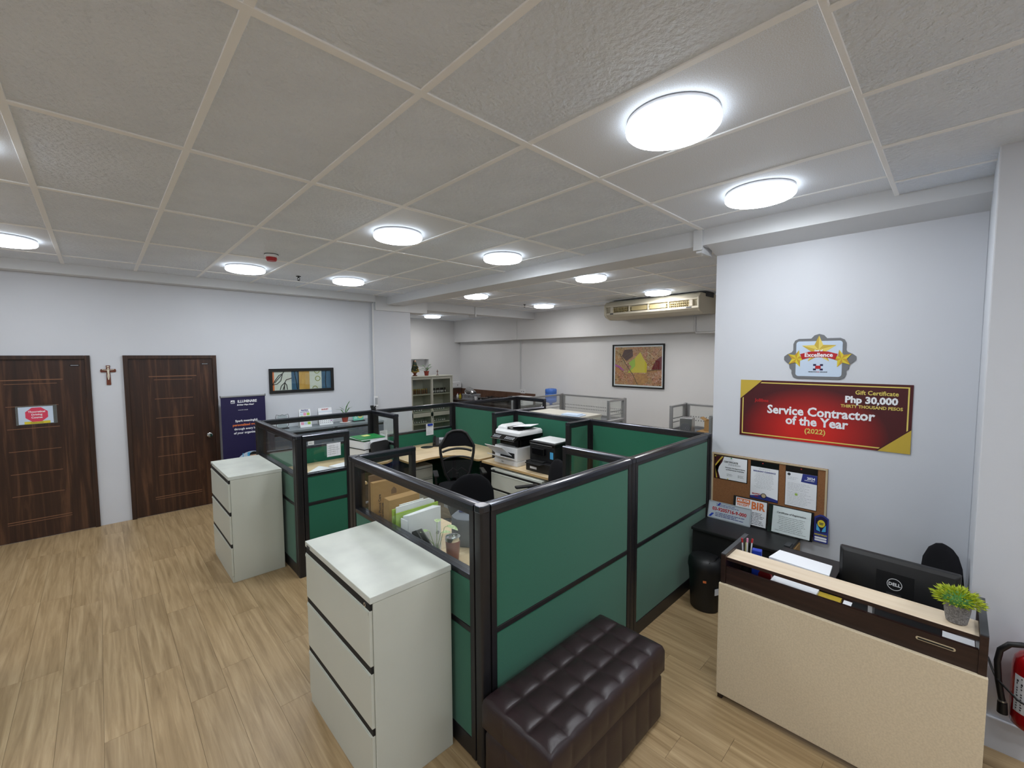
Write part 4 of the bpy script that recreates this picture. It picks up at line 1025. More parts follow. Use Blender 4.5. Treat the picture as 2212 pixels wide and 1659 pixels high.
# cork board
s = wallthing('cork_board', 'cork notice board with a pale wooden frame on the reception wall', 'board', 1.067, .875)
W2, Hh = .424, .280
MB().box(-W2, W2, -.010, 0, -Hh, Hh).build('cork', M['cork'], s, local=True)
for x0, x1, z0, z1 in ((-W2, W2, Hh-.013, Hh), (-W2, W2, -Hh, -Hh+.013), (-W2, -W2+.013, -Hh+.013, Hh-.013), (W2-.013, W2, -Hh+.013, Hh-.013)):
    MB().box(x0, x1, -.016, -.0101, z0, z1).build('frame_strip', M['pine'], s, local=True, bevel=.002)
def doc(name, label, y0, y1, z0, z1, off, backing=None, cat='document', group='papers on the cork board', tilt=0):
    """sheet from y0 (left in view) to y1, optional black backing ring (by, bz extra)"""
    t = thing(name, label, cat, (XC-off, (y0+y1)/2, (z0+z1)/2), -PI/2, group); w2, h2 = abs(y0-y1)/2, (z1-z0)/2
    if backing: l, r, d, u = backing; MB().box(-w2-l, w2+r, -.002, 0, -h2-d, h2+u).build('black_sleeve', M['blackg'], t, local=True)
    MB().box(-w2, w2, -.0032, -.0021, -h2, h2).build('sheet', M['paper'], t, local=True)
    return t, w2, h2
t, w2, h2 = doc('certificate', 'certificate with a maroon and gold left edge, top left on the cork board', 1.463, 1.203, .932, 1.130, .0108, (.008, .006, .006, .006))
MB().prism([(-w2, -h2), (-w2+.045, -h2), (-w2+.02, -.02), (-w2+.06, .05), (-w2+.075, h2), (-w2, h2)], -.0040, -.0033, 'y').build('maroon_swoosh', M['ddred'], t, local=True)
MB().prism([(-w2+.01, -h2), (-w2+.022, -h2), (-w2+.0, -.0), (-w2+.07, h2), (-w2+.055, h2), (-w2+.0, .02)], -.0046, -.0041, 'y').build('gold_swoosh', M['gold'], t, local=True)
mb = MB().text('CERTIFICATE', .0, .055, .020, y=-.0038, bold=.0005).text('Generation One Resource Service', .035, .006, .0115, y=-.0038, bold=.0004).text('and Multi-Purpose Cooperative', .035, -.012, .0115, y=-.0038, bold=.0004)
lines(mb, -.04, .10, .028, .042, 2, .002, -.0037, 3, True); lines(mb, -.03, .03, -.07, -.045, 3, .002, -.0037, 4); lines(mb, .06, .11, -.07, -.045, 3, .002, -.0037, 5)
mb.build('lettering', M['dgrey'], t, local=True)
MB().ball((-w2+.002, -.006, h2-.004), .005, 8, 6).ball((-.02, -.006, -h2+.006), .005, 8, 6).build('yellow_pin', M['yel'], t, local=True)
MB().ball((.005, -.006, h2-.006), .006, 8, 6).build('green_pin', M['fgreen'], t, local=True)
t, w2, h2 = doc('clearance_sheet', 'white clearance sheet in a black sleeve, middle of the cork board', 1.172, .968, .817, 1.087, .0108, (.003, .003, .004, .05))
MB().text('BARANGAY CLEARANCE', 0, h2-.035, .0155, y=-.0038, bold=.0005, stretch=.95).build('lettering', M['navy2'], t, local=True)
lines(lines(MB(), -.08, .08, -.045, .09, 13, .0018, -.0037, 7, True), -.06, .06, h2-.02, h2-.008, 2, .0015, -.0037, 8, True).build('small_print', M['lgrey'], t, local=True, stuff=True)
MB().prism([(-w2, -h2), (w2, -h2), (w2, -h2+.02), (.0, -h2+.04), (-w2, -h2+.02)], -.0036, -.0033, 'y').build('blue_footer', M['navy2'], t, local=True)
MB().text('MAPPED', -.055, -h2+.04, .018, y=-.0040, bold=.0004).text('2022', -.055, -h2+.022, .014, y=-.0040, bold=.0004).build('lettering', M['red'], t, local=True)
rg = MB().cyl((0, -.0037, -h2+.035), (0, -.0050, -h2+.035), .021, n=20); rg.build('seal_ring', M['dark'], t, local=True)
MB().cyl((0, -.0051, -h2+.035), (0, -.0056, -h2+.035), .016, n=20).build('seal_disc', M['pine'], t, local=True)
MB().ball((-.012, -.006, h2+.035), .005, 8, 6).build('red_pin', M['red'], t, local=True)
t, w2, h2 = doc('permit_sheet', 'white permit sheet with a dark blue 2024 corner, right on the cork board', .916, .708, .819, 1.09, .0108, (.003, .003, .004, .05))
MB().prism([(.01, h2), (w2, h2), (w2, h2-.07), (-.0, h2-.065)], -.0040, -.0033, 'y').build('blue_corner', M['navy2'], t, local=True)
MB().text('2024', .065, h2-.030, .026, y=-.0045, bold=.0009).text('BUSINESS PERMIT', .056, h2-.048, .0085, y=-.0045, bold=.0002).build('lettering', M['paper'], t, local=True)
MB().cyl((-.082, -.0033, h2-.018), (-.082, -.0042, h2-.018), .011, n=18).build('emblem', M['dgrey'], t, local=True)
lines(lines(lines(MB(), -.09, -.0, h2-.06, h2-.035, 2, .002, -.0037, 11), -.09, .09, -.01, .055, 6, .0018, -.0037, 12), -.09, .09, -h2+.01, -.015, 9, .0018, -.0037, 13).build('small_print', M['lgrey'], t, local=True, stuff=True)
MB().box(-.038, -.020, -.0040, -.0033, -.045, -.028).build('green_square', M['lime'], t, local=True)
MB().ball((.0, -.006, h2+.035), .005, 8, 6).build('red_pin', M['red'], t, local=True)

# low black cabinet with documents leaning on the board
cz = .582
s = thing('low_cabinet', 'low black lidded cabinet under the cork board', 'cabinet', (3.73, 1.16, 0))
MB().box(3.555, 3.925, .82, 1.495, .0, cz-.026).build('body', M['dark'], s, bevel=.003)
MB().prism([(3.535, 1.50), (3.93, 1.50), (3.93, .80), (3.60, .80), (3.575, .83), (3.535, .86)], cz-.025, cz, 'z').build('lid', M['black'], s, bevel=.006)
MB().box(3.66, 3.74, .812, .85, cz+.0002, cz+.006).build('lid_notch', M['dgrey'], s, bevel=.002)
for z0 in (.06, .20, .34):
    MB().box(3.60, 3.90, .795, .8195, z0, z0+.11).build('side_slat', M['pine'], s, bevel=.004)
MB().box(3.60, 3.90, .795, .8195, .475, .55).build('side_slat', M['card'], s, bevel=.004)
for z0 in (.50,):
    MB().cyl((3.68, .794, z0), (3.68, .7948, z0), .016).cyl((3.80, .794, z0), (3.80, .7948, z0), .016).build('side_hole', M['dark'], s)

t = thing('licence_plate', 'silver registration number plate leaning on the low black cabinet', 'plate', (3.855, 1.318, cz), -PI/2)
T = Matrix.Rotation(rad(-14), 4, 'X')
MB().prism(rrect(-.175, .175, .0, .150, .008), -.003, 0, 'y', T=T).build('plate', M['plate'], t, local=True)
mb = MB()
for x0, x1, z0, z1 in ((-.171, .171, .004, .007), (-.171, .171, .143, .146), (-.171, -.168, .004, .146), (.168, .171, .004, .146)): mb.box(x0, x1, -.005, -.0031, z0, z1, T=T)
mb.build('raised_rim', M['steel'], t, local=True)
MB().text('03-9205716-9-000', 0, .085, .040, y=-.0036, bold=.0012, T=T, stretch=.93).build('lettering', M['red'], t, local=True)
mb = lines(lines(MB(), -.11, .12, .11, .135, 2, .004, -.0036, 21), -.11, .13, .022, .06, 3, .005, -.0036, 22)
mb.bm.transform(T); mb.build('small_print', M['navy2'], t, local=True, stuff=True)
MB().prism([(-.10, .118), (-.085, .118), (-.07, .142), (-.085, .142)], -.0040, -.0031, 'y', T=T).prism([(-.165, .012), (-.145, .012), (-.12, .045), (-.14, .045)], -.0040, -.0031, 'y', T=T).build('blue_flag', M['blue'], t, local=True)

t = thing('receipt_notice', 'framed notice with large orange letters behind the number plate', 'sign', (3.895, 1.165, cz), -PI/2)
T = Matrix.Rotation(rad(-6), 4, 'X')
MB().box(-.132, .132, -.004, 0, .002, .228, T=T).build('frame', M['black'], t, local=True)
MB().box(-.112, .126, -.005, -.0041, .012, .22, T=T).build('sheet', M['paper'], t, local=True)
MB().box(-.105, .0, -.0056, -.0051, .175, .215, T=T).build('orange_block', M['orange'], t, local=True)
MB().text('ASK FOR', -.053, .196, .028, y=-.0062, bold=.0008, T=T, stretch=.82).build('lettering', M['paper'], t, local=True)
MB().text('BIR', .060, .172, .085, y=-.0058, bold=.003, T=T, stretch=.84).build('lettering', M['orange'], t, local=True)
MB().text('RECEIPT', -.052, .160, .026, y=-.0058, T=T, bold=.0006).build('lettering', M['orange'], t, local=True)
mb = lines(MB(), -.10, .12, .02, .125, 8, .004, -.0056, 25, True); mb.bm.transform(T); mb.build('small_print', M['dgrey'], t, local=True, stuff=True)

t = thing('registration_certificate', 'white certificate in a black plastic sleeve leaning right on the low cabinet', 'document', (3.875, .870, cz), -PI/2)
T = Matrix.Rotation(rad(-10), 4, 'X')
MB().box(-.155, .155, -.003, 0, .001, .226, T=T).build('black_sleeve', M['blackg'], t, local=True)
MB().box(-.122, .138, -.004, -.0031, .010, .218, T=T).build('sheet', M['paper'], t, local=True)
MB().box(-.150, .150, -.0062, -.0056, .002, .225, T=T).build('clear_cover', M['glass'], t, local=True)
mb = MB().text('Certificate of Registration', .005, .172, .019, y=-.0048, T=T, shear=.3, bold=.0004)
l2 = lines(MB(), -.10, .12, .025, .15, 9, .0022, -.0046, 29, True); l2.bm.transform(T); me_ = bpy.data.meshes.new('t'); l2.bm.to_mesh(me_); mb.bm.from_mesh(me_)
mb.build('lettering', M['dgrey'], t, local=True)

t = thing('registered_sign', 'blue registered sign with a yellow disc at the right end of the low cabinet', 'sign', (3.905, .668, cz+.006), -PI/2)
T = Matrix.Rotation(rad(-4), 4, 'X')
MB().prism([(-.045, 0), (.045, 0), (.045, .19), (.012, .212), (-.012, .212), (-.045, .19)], -.003, 0, 'y', T=T).build('board', M['navy2'], t, local=True)
MB().prism([(-.036, .085), (.0, .075), (.036, .085), (.036, .18), (.008, .2), (-.008, .2), (-.036, .18)], -.0038, -.0031, 'y', T=T).build('inner_shield', M['navy'], t, local=True)
MB().prism([(-.03, .09), (-.004, .083), (-.01, .105), (-.03, .14)], -.0044, -.0039, 'y', T=T).prism([(.03, .09), (.004, .083), (.01, .105), (.03, .14)], -.0044, -.0039, 'y', T=T).build('hands', M['lblue'], t, local=True)
MB().prism([(.0+.024*cos(2*PI*k/20), .145+.028*sin(2*PI*k/20)) for k in range(20)], -.0050, -.0045, 'y', T=T).build('yellow_disc', M['yel'], t, local=True)
MB().text('REGISTERED', 0, .058, .0145, y=-.0036, T=T, bold=.0004).build('lettering', M['yel'], t, local=True)
MB().prism(rrect(-.038, .038, .028, .042, .006), -.0038, -.0031, 'y', T=T).prism(rrect(-.038, .038, .010, .024, .006), -.0038, -.0031, 'y', T=T).build('white_bars', M['paper'], t, local=True)
MB().cyl((0, -.0051, .145), (0, -.0053, .145), .002, T=T).box(-.014, .014, -.0055, -.0051, .146, .152, T=T).box(-.012, .012, -.0055, -.0051, .136, .142, T=T).build('disc_print', M['dgrey'], t, local=True)

# waste bin
t = thing('waste_bin', 'black oval waste bin with swing lid between low cabinet and reception desk', 'bin', (3.42, 1.33, 0))
def oval(a_, b_, n=28): return [(a_*cos(2*PI*k/n)*(1 if abs(cos(2*PI*k/n)) < 2 else 1), b_*sin(2*PI*k/n)) for k in range(n)]
def orings(L_): return [[(x, y, z) for x, y in oval(a_, b_)] for a_, b_, z in L_]
MB().rings(orings([(.085, .10, 0), (.092, .108, .01), (.106, .122, .26), (.112, .128, .33)])).build('body', M['black'], t, local=True, smooth=50)
MB().rings(orings([(.116, .132, .331), (.117, .133, .35), (.112, .128, .39), (.095, .11, .415), (.06, .07, .425), (.01, .01, .427)])).build('lid', M['black'], t, local=True, smooth=40)
MB().box(-.07, .07, -.001, .001, .0, .0, T=Matrix.Translation((0, 0, .4)))
MB().tube([(-.085, -.06, .406), (-.03, -.085, .424), (.04, -.085, .424), (.085, -.06, .406)], .004, 6).build('lid_rim', M['blackg'], t, local=True, smooth=60)
MB().box(-.02, .02, -.124, -.1215, .16, .21, T=Matrix.Rotation(rad(-25), 4, 'Z')).build('sticker', M['paper'], t, local=True)
MB().box(-.012, .012, -.125, -.1228, .255, .272, T=Matrix.Rotation(rad(-70), 4, 'Z')).build('orange_sticker', M['orange'], t, local=True)

# fire extinguisher on the pilaster wall
s = thing('fire_extinguisher', 'red fire extinguisher with a black hose on the wall at the right edge', 'extinguisher', (3.11, -.322, .235))
MB().lathe([(.001, 0), (.058, .004), (.076, .02), (.078, .05), (.078, .30), (.072, .335), (.055, .362), (.03, .378), (.024, .385), (.024, .40), (.001, .40)], n=36).build('cylinder', M['fired'], s, local=True, smooth=60)
lb = MB(); n = 16
V = []
for k in range(n+1):
    a_ = rad(120)+rad(190)*k/n; V.append((a_))
for k in range(n):
    a0, a1 = V[k], V[k+1]
    lb._add([(.0786*cos(a0), .0786*sin(a0), .09), (.0786*cos(a1), .0786*sin(a1), .09), (.0786*cos(a1), .0786*sin(a1), .27), (.0786*cos(a0), .0786*sin(a0), .27)], [(0, 1, 2, 3)])
lab_ = lb.build('label_sheet', M['paper'], s, local=True, smooth=60)
pr = MB(); rr = random.Random(8)
for r_ in range(13):
    z = .26-.0125*r_
    for k in range(14):
        a_ = rad(128)+rad(174)*k/14
        if rr.random() < .25: continue
        w_ = rr.uniform(.05, .10); hh_ = .006 if r_ not in (1, 2) else .010
        pr._add([(.0792*cos(a), .0792*sin(a), z_) for a, z_ in ((a_, z-hh_), (a_+w_, z-hh_), (a_+w_, z), (a_, z))], [(0, 1, 2, 3)])
pr.build('label_print', M['dgrey'], s, local=True)
MB().box(-.012, .014, -.015, .015, .4005, .43).build('valve', M['steel'], s, local=True, bevel=.004)
MB().tube([(0, 0, .42), (.0, -.05, .455), (.0, -.11, .46)], .007, 8).build('lever', M['black'], s, local=True)
MB().tube([(-.012, .01, .405), (-.02, .05, .405), (-.022, .09, .39), (-.022, .118, .35), (-.022, .125, .29), (-.022, .118, .2), (-.022, .105, .12), (-.022, .10, .095)], .0125, 12).build('hose', M['black'], s, local=True, smooth=60)
MB().cyl((-.022, .10, .094), (-.022, .098, .04), .017, .019, n=16).build('nozzle', M['black'], s, local=True)
MB().cyl((-.022, .1015, .104), (-.022, .101, .097), .0155, n=16).build('hose_clamp', M['steel'], s, local=True)
MB().tube([(.10, .15, .235), (.03, .14, .225), (-.03, .125, .205), (-.085, .06, .165), (-.088, .0, .14), (-.06, -.06, .13)], .005, 6).build('strap', M['black'], s, local=True, smooth=60)
MB().box(.079, .109, -.03, .03, .30, .36).build('wall_bracket', M['steel'], s, local=True)
# ------------------------------------------------------------------ cubicle worktops
DZ = .74
def worktop(label, poly, legs=True, name='worktop', z=DZ):
    cx = sum(p[0] for p in poly)/len(poly); cy = sum(p[1] for p in poly)/len(poly)
    t = thing(name, label, 'desk', (poly[0][0], poly[0][1], 0), group='cubicle worktops')
    MB().prism(poly, z-.024, z, 'z').build('top', M['oak'], t)
    n = len(poly); 
    for k in range(n):
        (x0, y0), (x1, y1) = poly[k], poly[(k+1) % n]; L_ = math.hypot(x1-x0, y1-y0)
        T = Matrix.Translation((x0, y0, 0)) @ Matrix.Rotation(math.atan2(y1-y0, x1-x0), 4, 'Z')
        MB().box(0, L_, -.0018, .0018, z-.0235, z-.0005, T=T).build('edge_band', M['edge'], t)
    return t
def arc(p0, p1, c, n=10):
    """quadratic curve p0 -> p1 with control c"""
    return [((1-t)**2*p0[0]+2*t*(1-t)*c[0]+t*t*p1[0], (1-t)**2*p0[1]+2*t*(1-t)*c[1]+t*t*p1[1]) for t in [k/n for k in range(n+1)]]
def leg_panel(t, x0, x1, y0, y1): MB().box(x0, x1, y0, y1, 0, DZ-.025).build('support_panel', M['frame'], t)
a1 = worktop('curved worktop of the nearest cubicle with files and tumbler', [(1.325, 1.585), (2.60, 1.585), (2.60, 2.16)]+arc((2.3, 2.18), (1.90, 2.55), (1.96, 2.2))+[(1.90, 2.94), (1.325, 2.94)])
leg_panel(a1, 1.33, 1.88, 2.90, 2.925); leg_panel(a1, 2.565, 2.59, 1.60, 2.14)
a2 = worktop('worktop of the cubicle with the black and white file box', [(1.30, 4.155), (1.30, 5.395), (2.595, 5.395), (2.595, 4.86), (2.50, 4.80)]+arc((2.42, 4.80), (1.93, 4.42), (2.02, 4.78))+[(1.93, 4.155)])
leg_panel(a2, 2.56, 2.585, 4.87, 5.38); leg_panel(a2, 1.32, 1.90, 4.16, 4.185)
a3 = worktop('curved worktop behind the mesh chair', [(2.665, 5.395), (3.935, 5.395), (3.935, 4.09), (3.36, 4.09)]+arc((3.34, 4.12), (2.95, 4.60), (3.42, 4.62))+[(2.665, 4.56)])
leg_panel(a3, 2.68, 2.705, 4.6, 5.38); leg_panel(a3, 3.40, 3.92, 4.095, 4.12)
a4 = worktop('worktop carrying the two printers', [(3.345, 4.015), (3.935, 4.015), (3.935, 2.895), (3.345, 2.895)])
a5 = worktop('worktop beside the hanging green folders', [(3.36, 2.825), (3.935, 2.825), (3.935, 1.585), (2.68, 1.585), (2.68, 2.15), (3.2, 2.15), (3.36, 2.35)])

# printers
s = thing('multifunction_printer', 'large white and black office printer with opened paper tray', 'printer', (3.665, 3.675, DZ), rad(-90))
# local: front faces -y -> world -x ; local x -> world -y
MB().box(-.20, .20, -.24, .20, .0, .055).build('cassette', M['white'], s, local=True, bevel=.008)
MB().box(-.195, .195, -.235, .20, .056, .215).build('body', M['white'], s, local=True, bevel=.012)
MB().box(-.09, .15, -.2375, -.2352, .09, .15).build('front_slot', M['dark'], s, local=True)
MB().box(-.18, .18, -.16, .19, .216, .305).build('output_bay', M['blackg'], s, local=True, bevel=.006)
MB().box(.12, .165, -.19, -.155, .2155, .33).build('bay_pillar', M['blackg'], s, local=True)
MB().box(-.205, .205, -.22, .20, .306, .352).build('scanner_base', M['blackg'], s, local=True, bevel=.008)
cp = MB().prism([(-.225, .306), (-.29, .300), (-.30, .308), (-.225, .352)], -.205, .205, 'x').build('control_panel', M['blackg'], s, local=True, bevel=.003)
mb = MB(); T = Matrix.Translation((0, -.262, .3315)) @ Matrix.Rotation(rad(30), 4, 'X')
for r_ in range(3):
    for c_ in range(14):
        if 5 <= c_ <= 7: continue
        mb.box(-.18+c_*.026, -.18+c_*.026+.016, -.024+r_*.016, -.024+r_*.016+.009, 0, .003, T=T)
mb.build('buttons', M['lgrey'], cp, local=True)
MB().rings([[(x*sx_, y*sy_-.01, z) for x, y in rrect(-.21, .21, -.21, .21, .03)] for sx_, sy_, z in ((1, 1, .3525), (1, 1, .385), (.95, .93, .405))]).build('document_feeder', M['white'], s, local=True, smooth=30)
MB().rings([[(x, y, z) for x, y in rrect(*q)] for q, z in (((-.20, -.06, -.19, .17, .02), .4052), ((-.195, -.065, -.185, .165, .02), .43), ((-.17, -.08, -.15, .13, .02), .452))]).build('feeder_hood', M['white'], s, local=True, smooth=30)
MB().prism([(-.055, .4055), (.02, .4055), (.16, .425), (.16, .43), (.01, .415), (-.055, .435)], -.15, .13, 'y').build('feeder_tray', M['blackg'], s, local=True)
T = Matrix.Translation((.03, .02, .437)) @ Matrix.Rotation(rad(14), 4, 'Z') @ Matrix.Rotation(rad(-6), 4, 'Y')
MB().box(-.08, .17, -.10, .10, 0, .004, T=T).build('paper_tray_sheet', M['paper'], s, local=True)
T = Matrix.Translation((-.0, -.242, .075)) @ Matrix.Rotation(rad(-22), 4, 'X')
MB().box(-.19, .15, -.13, 0, 0, .008, T=T).build('open_tray', M['white'], s, local=True, bevel=.003)
T = Matrix.Translation((-.0, -.242, .11)) @ Matrix.Rotation(rad(-38), 4, 'X')
MB().box(-.17, .12, -.22, -.01, 0, .006, T=T).build('tray_extension', M['white'], s, local=True, bevel=.002)
MB().box(-.15, .10, -.20, -.03, .0065, .009, T=T).build('tray_inner_plate', M['dgrey'], s, local=True)
MB().text('LASER', -.05, .03, .014, y=-.2425).build('lettering', M['dgrey'], s, local=True)

s = thing('inkjet_printer', 'black inkjet printer with white lid and ink tank on its side', 'printer', (3.655, 3.155, DZ), rad(-90))
MB().box(-.185, .185, -.225, .18, .0, .11).build('cassette_unit', M['black'], s, local=True, bevel=.006)
MB().box(-.185, .185, -.16, .18, .111, .285).build('body', M['black'], s, local=True, bevel=.008)
MB().box(-.19, .19, -.165, .185, .286, .325).build('scanner_unit', M['blackg'], s, local=True, bevel=.01)
MB().box(-.165, .165, -.13, .16, .3255, .336).build('lid', M['white'], s, local=True, bevel=.008)
MB().box(-.17, .15, -.1675, -.1652, .296, .303).build('silver_line', M['silver'], s, local=True)
MB().box(-.12, .06, -.20, -.1605, .19, .262, T=Matrix.Translation((0, 0, .0))).build('control_panel', M['blackg'], s, local=True, bevel=.005)
MB().box(-.13, .09, -.30, -.226, .100, .108).box(-.11, .07, -.225, -.17, .1105, .125).build('output_tray', M['dark'], s, local=True, bevel=.003)
MB().box(-.12, -.02, -.2275, -.2258, .03, .055).build('white_label', M['paper'], s, local=True)
MB().box(.12, .165, -.1625, -.1602, .16, .235).build('colour_sticker', M['lblue'], s, local=True)
MB().box(.1855, .245, -.11, .09, .02, .12).build('ink_tank', M['black'], s, local=True, bevel=.008)
tk = MB()
MB().box(.18, .235, -.165, -.115, .05, .13).build('tank_window', M['white'], s, local=True, bevel=.006)
for k, m in enumerate(('navy2', 'magenta', 'yel', 'dark')): MB().box(.187+k*.011, .194+k*.011, -.1665, -.1655, .055, .085).build('ink_level', M[m], s, local=True)

# filing pedestal glimpsed behind the near wing (white three-tier)
s = thing('mobile_pedestal', 'white mobile drawer pedestal under the worktop behind the near glass wing', 'cabinet', (2.60, 4.62, 0), 0)
MB().box(-.20, .20, .0, .45, .03, .60).build('body', M['cab'], s, local=True, bevel=.003)
for k, (z0, z1) in enumerate(((.05, .27), (.28, .43), (.44, .585))):
    d = MB().box(-.195, .195, -.012, -.0005, z0, z1).build('drawer', M['cab'], s, local=True, bevel=.003)
    MB().box(-.19, .19, -.016, -.0125, z1-.02, z1-.014).build('handle', M['dgrey'], d, local=True)
s.location = (2.36, 3.05, 0); WM[s] = Matrix.Translation((2.36, 3.05, 0))
s.location = (2.93, 4.78, 0)

# chairs
office_chair('black mesh office chair with winged head panel in the middle cubicle', 'mesh', (2.98, 3.98, 0), rad(150)+PI)
office_chair('black fabric office chair with rounded back nearest behind the front glass', 'fabric', (2.22, 2.68, -.0), rad(-18))
office_chair('black office chair seen edge-on before the black printer', 'fabric', (3.02, 2.80, 0), rad(-115))
office_chair('black office chair in front of the black and white file box', 'fabric', (2.17, 4.50, 0), rad(-122))

# middle cubicle: telephone and papers under the desk
s = thing('desk_phone', 'black desk telephone with grey screen in the corner behind the mesh chair', 'telephone', (3.50, 5.16, DZ), rad(-35))
MB().prism([(-.10, .0), (.10, .0), (.10, .10), (-.10, .03)], -.09, .09, 'x').build('body', M['black'], s, local=True, bevel=.004)
s['category'] = 'telephone'
T = Matrix.Translation((0, 0, .067)) @ Matrix.Rotation(rad(19.3), 4, 'X')
MB().box(.0, .075, .02, .085, 0, .004, T=T).build('screen', M['lgrey'], s, local=True)
mb = MB()
for r_ in range(4):
    for c_ in range(3): mb.box(.0+c_*.026, .0+c_*.026+.018, -.08+r_*.023, -.08+r_*.023+.015, 0, .005, T=T)
mb.build('buttons', M['grey'], s, local=True)
MB().box(-.085, -.045, -.10, .10, 0, .03, T=T).build('handset', M['blackg'], s, local=True, bevel=.008)
obj('mouse_pad', MB().prism([(.09*cos(2*PI*k/24), .08*sin(2*PI*k/24)) for k in range(24)], 0, .004, 'z'), M['black'], 'black round mouse pad left of the telephone', 'mouse pad', loc=(3.30, 5.17, DZ+.0003))
for k, (z, l, m) in enumerate(((.0, 'paper stack on the floor under the middle worktop, lowest', 'paper'), (.09, 'brown folders on the stack under the middle worktop', 'cardd'), (.15, 'white papers on the stack under the middle worktop', 'paper'), (.19, 'brown paper bag on top of the stack under the middle worktop', 'cardd'))):
    obj('paper_stack', MB().box(-.16, .16, -.12, .12, 0, (.085, .055, .035, .10)[k]), M[m], l, 'papers', group='stack under the middle worktop', loc=(3.42, 4.60, z+.001), rz=.1*k, bevel=.004)

# sheets taped on partitions
def note(name, label, loc, rz, w_, h_, seed, m='paper', group='papers taped on the partitions', grid=True, off=0):
    t = thing(name, label, 'paper', loc, rz, group)
    MB().box(-w_/2, w_/2, -.0012, 0, -h_, 0).build('sheet', M[m], t, local=True)
    lines(MB(), -w_/2+.012, w_/2-.012, -h_+.015, -.015, max(3, int(h_/.022)), .003, -.0016, seed).build('print', M['grey'], t, local=True)
    if grid:
        mb = MB()
        for k in range(1, 4): mb.box(-w_/2+w_*k/4-.0006, -w_/2+w_*k/4+.0006, -.0016, -.0013, -h_+.012, -.012)
        mb.build('table_rules', M['lgrey'], t, local=True)
    return t
note('taped_sheet', 'large printed sheet hanging on the glass wing right of the second cabinet', (1.575, Y4-.031, 1.205), 0, .13, .125, 31)
note('taped_note', 'small white note on the glass left of the large printed sheet', (1.81, YB-.033, 1.005), 0, .07, .045, 32, grid=False)
note('taped_sheet', 'phone list on the green back panel beside the short glass wing', (2.76, YB-.031, 1.02), 0, .11, .20, 33)
note('taped_sheet', 'phone list taped behind the short glass wing, left of its twin', (2.665, YB-.075, 1.01), rad(-20), .10, .17, 34)
bpy.data.objects['taped_sheet.002'].location = (2.598, 5.10, 1.03); bpy.data.objects['taped_sheet.002'].rotation_euler = (0, 0, -PI/2)
note('taped_sheet', 'small calendar sheet hanging from a blue clip on the green back panel', (3.50, YB-.031, 1.03), 0, .125, .17, 35)
obj('blue_clip', MB().box(-.04, .04, -.012, .012, 0, .03), M['blue'], 'blue clip on the rail above the small calendar sheet', 'clip', loc=(3.50, YB-.036, .985+.005), rz=0, bevel=.004)
bpy.data.objects['blue_clip'].location = (3.50, YB-.045, 1.0)

# cubicle with file box
s = thing('file_box', 'black and white expanding file box with green folders on top', 'box', (2.38, 5.13, DZ), rad(12))
MB().box(-.15, -.0, -.17, .15, 0, .255).build('white_case', M['white'], s, local=True, bevel=.015)
MB().box(.001, .15, -.16, .15, 0, .25).build('black_case', M['black'], s, local=True, bevel=.015)
MB().box(-.155, .003, -.174, .154, .15, .16).box(-.152, .003, -.173, .153, .252, .258).build('black_band', M['black'], s, local=True, bevel=.003)
MB().box(-.09, -.06, -.178, -.1745, .115, .16).build('strap_buckle', M['black'], s, local=True, bevel=.003)
lines(MB(), -.13, -.10, .02, .12, 6, .006, -.1715, 41).build('side_print', M['lgrey'], s, local=True)
s = thing('folder_stack', 'bright green folders lying on the black and white file box', 'folder', (2.39, 5.13, DZ+.259), rad(5))
for k in range(3): MB().box(-.15, .17, -.17, .15, k*.008, k*.008+.007, T=Matrix.Rotation(rad(-3*k), 4, 'Z')).build('folder', M['fgreen'] if k != 1 else M['paper'], s, local=True)
MB().box(-.03, .06, .0, .09, .0245, .026).build('cream_note', M['yell'], s, local=True)
s = thing('document_case', 'dark document case leaning right of the file box', 'folder', (2.47, 4.86, DZ+.002), rad(12))
T = Matrix.Rotation(rad(-14), 4, 'X')
MB().prism(rrect(-.14, .13, 0, .25, .05), -.012, .012, 'y', T=T).build('case', M['black'], s, local=True, bevel=.003)
MB().box(-.12, .13, .0135, .016, .03, .28, T=T).build('papers', M['paper'], s, local=True)
obj('paper_pile', MB().prism([(-.12, -.16), (.12, -.16), (.12, .14), (-.12, .16)], 0, .03, 'z'), M['paper'], 'white paper pile on the worktop left of the file box', 'papers', loc=(2.02, 4.86, DZ+.001), rz=rad(20))
s = thing('paper_sheets', 'fanned white sheets behind the lower glass rail of the wing', 'papers', (1.50, 4.32, DZ+.001), rad(5), group='papers on the worktops')
for k in range(4): MB().box(-.16, .16, -.11, .11, k*.045, k*.045+.003, T=Matrix.Rotation(rad(6*k), 4, 'Z') @ Matrix.Rotation(rad(-5*k), 4, 'Y')).build('sheet', M['paper'], s, local=True)

# near cubicle: files on the worktop along the glass
def upright(name, label, cat, x, y, rz, w_, h_, t_, m, tilt=0, group=None, extra=None):
    s = thing(name, label, cat, (x, y, DZ+.001), rad(rz), group); T = Matrix.Rotation(rad(tilt), 4, 'X')
    MB().box(-w_/2, w_/2, -t_/2, t_/2, 0, h_, T=T).build('body', M[m], s, local=True, bevel=.002)
    return s, T
s = thing('cardboard_box', 'brown flat carton with a peaked top standing behind the near glass, largest', 'box', (1.505, 2.79, DZ+.001), 0, group='boxes behind the near glass')
MB().prism([(-.178, 0), (.155, 0), (.155, .315), (.01, .405), (-.178, .405)], -.02, .02, 'y').build('body', M['card'], s, local=True, bevel=.002)
def vtext(txt, x, z, size): return MB().text(txt, 0, 0, size, y=0, T=Matrix.Translation((x, -.0212, z)) @ Matrix.Rotation(rad(-90), 4, 'Y'), bold=.0004)
vtext('Your Photos Care', -.13, .22, .026).build('lettering', M['dgrey'], s, local=True)
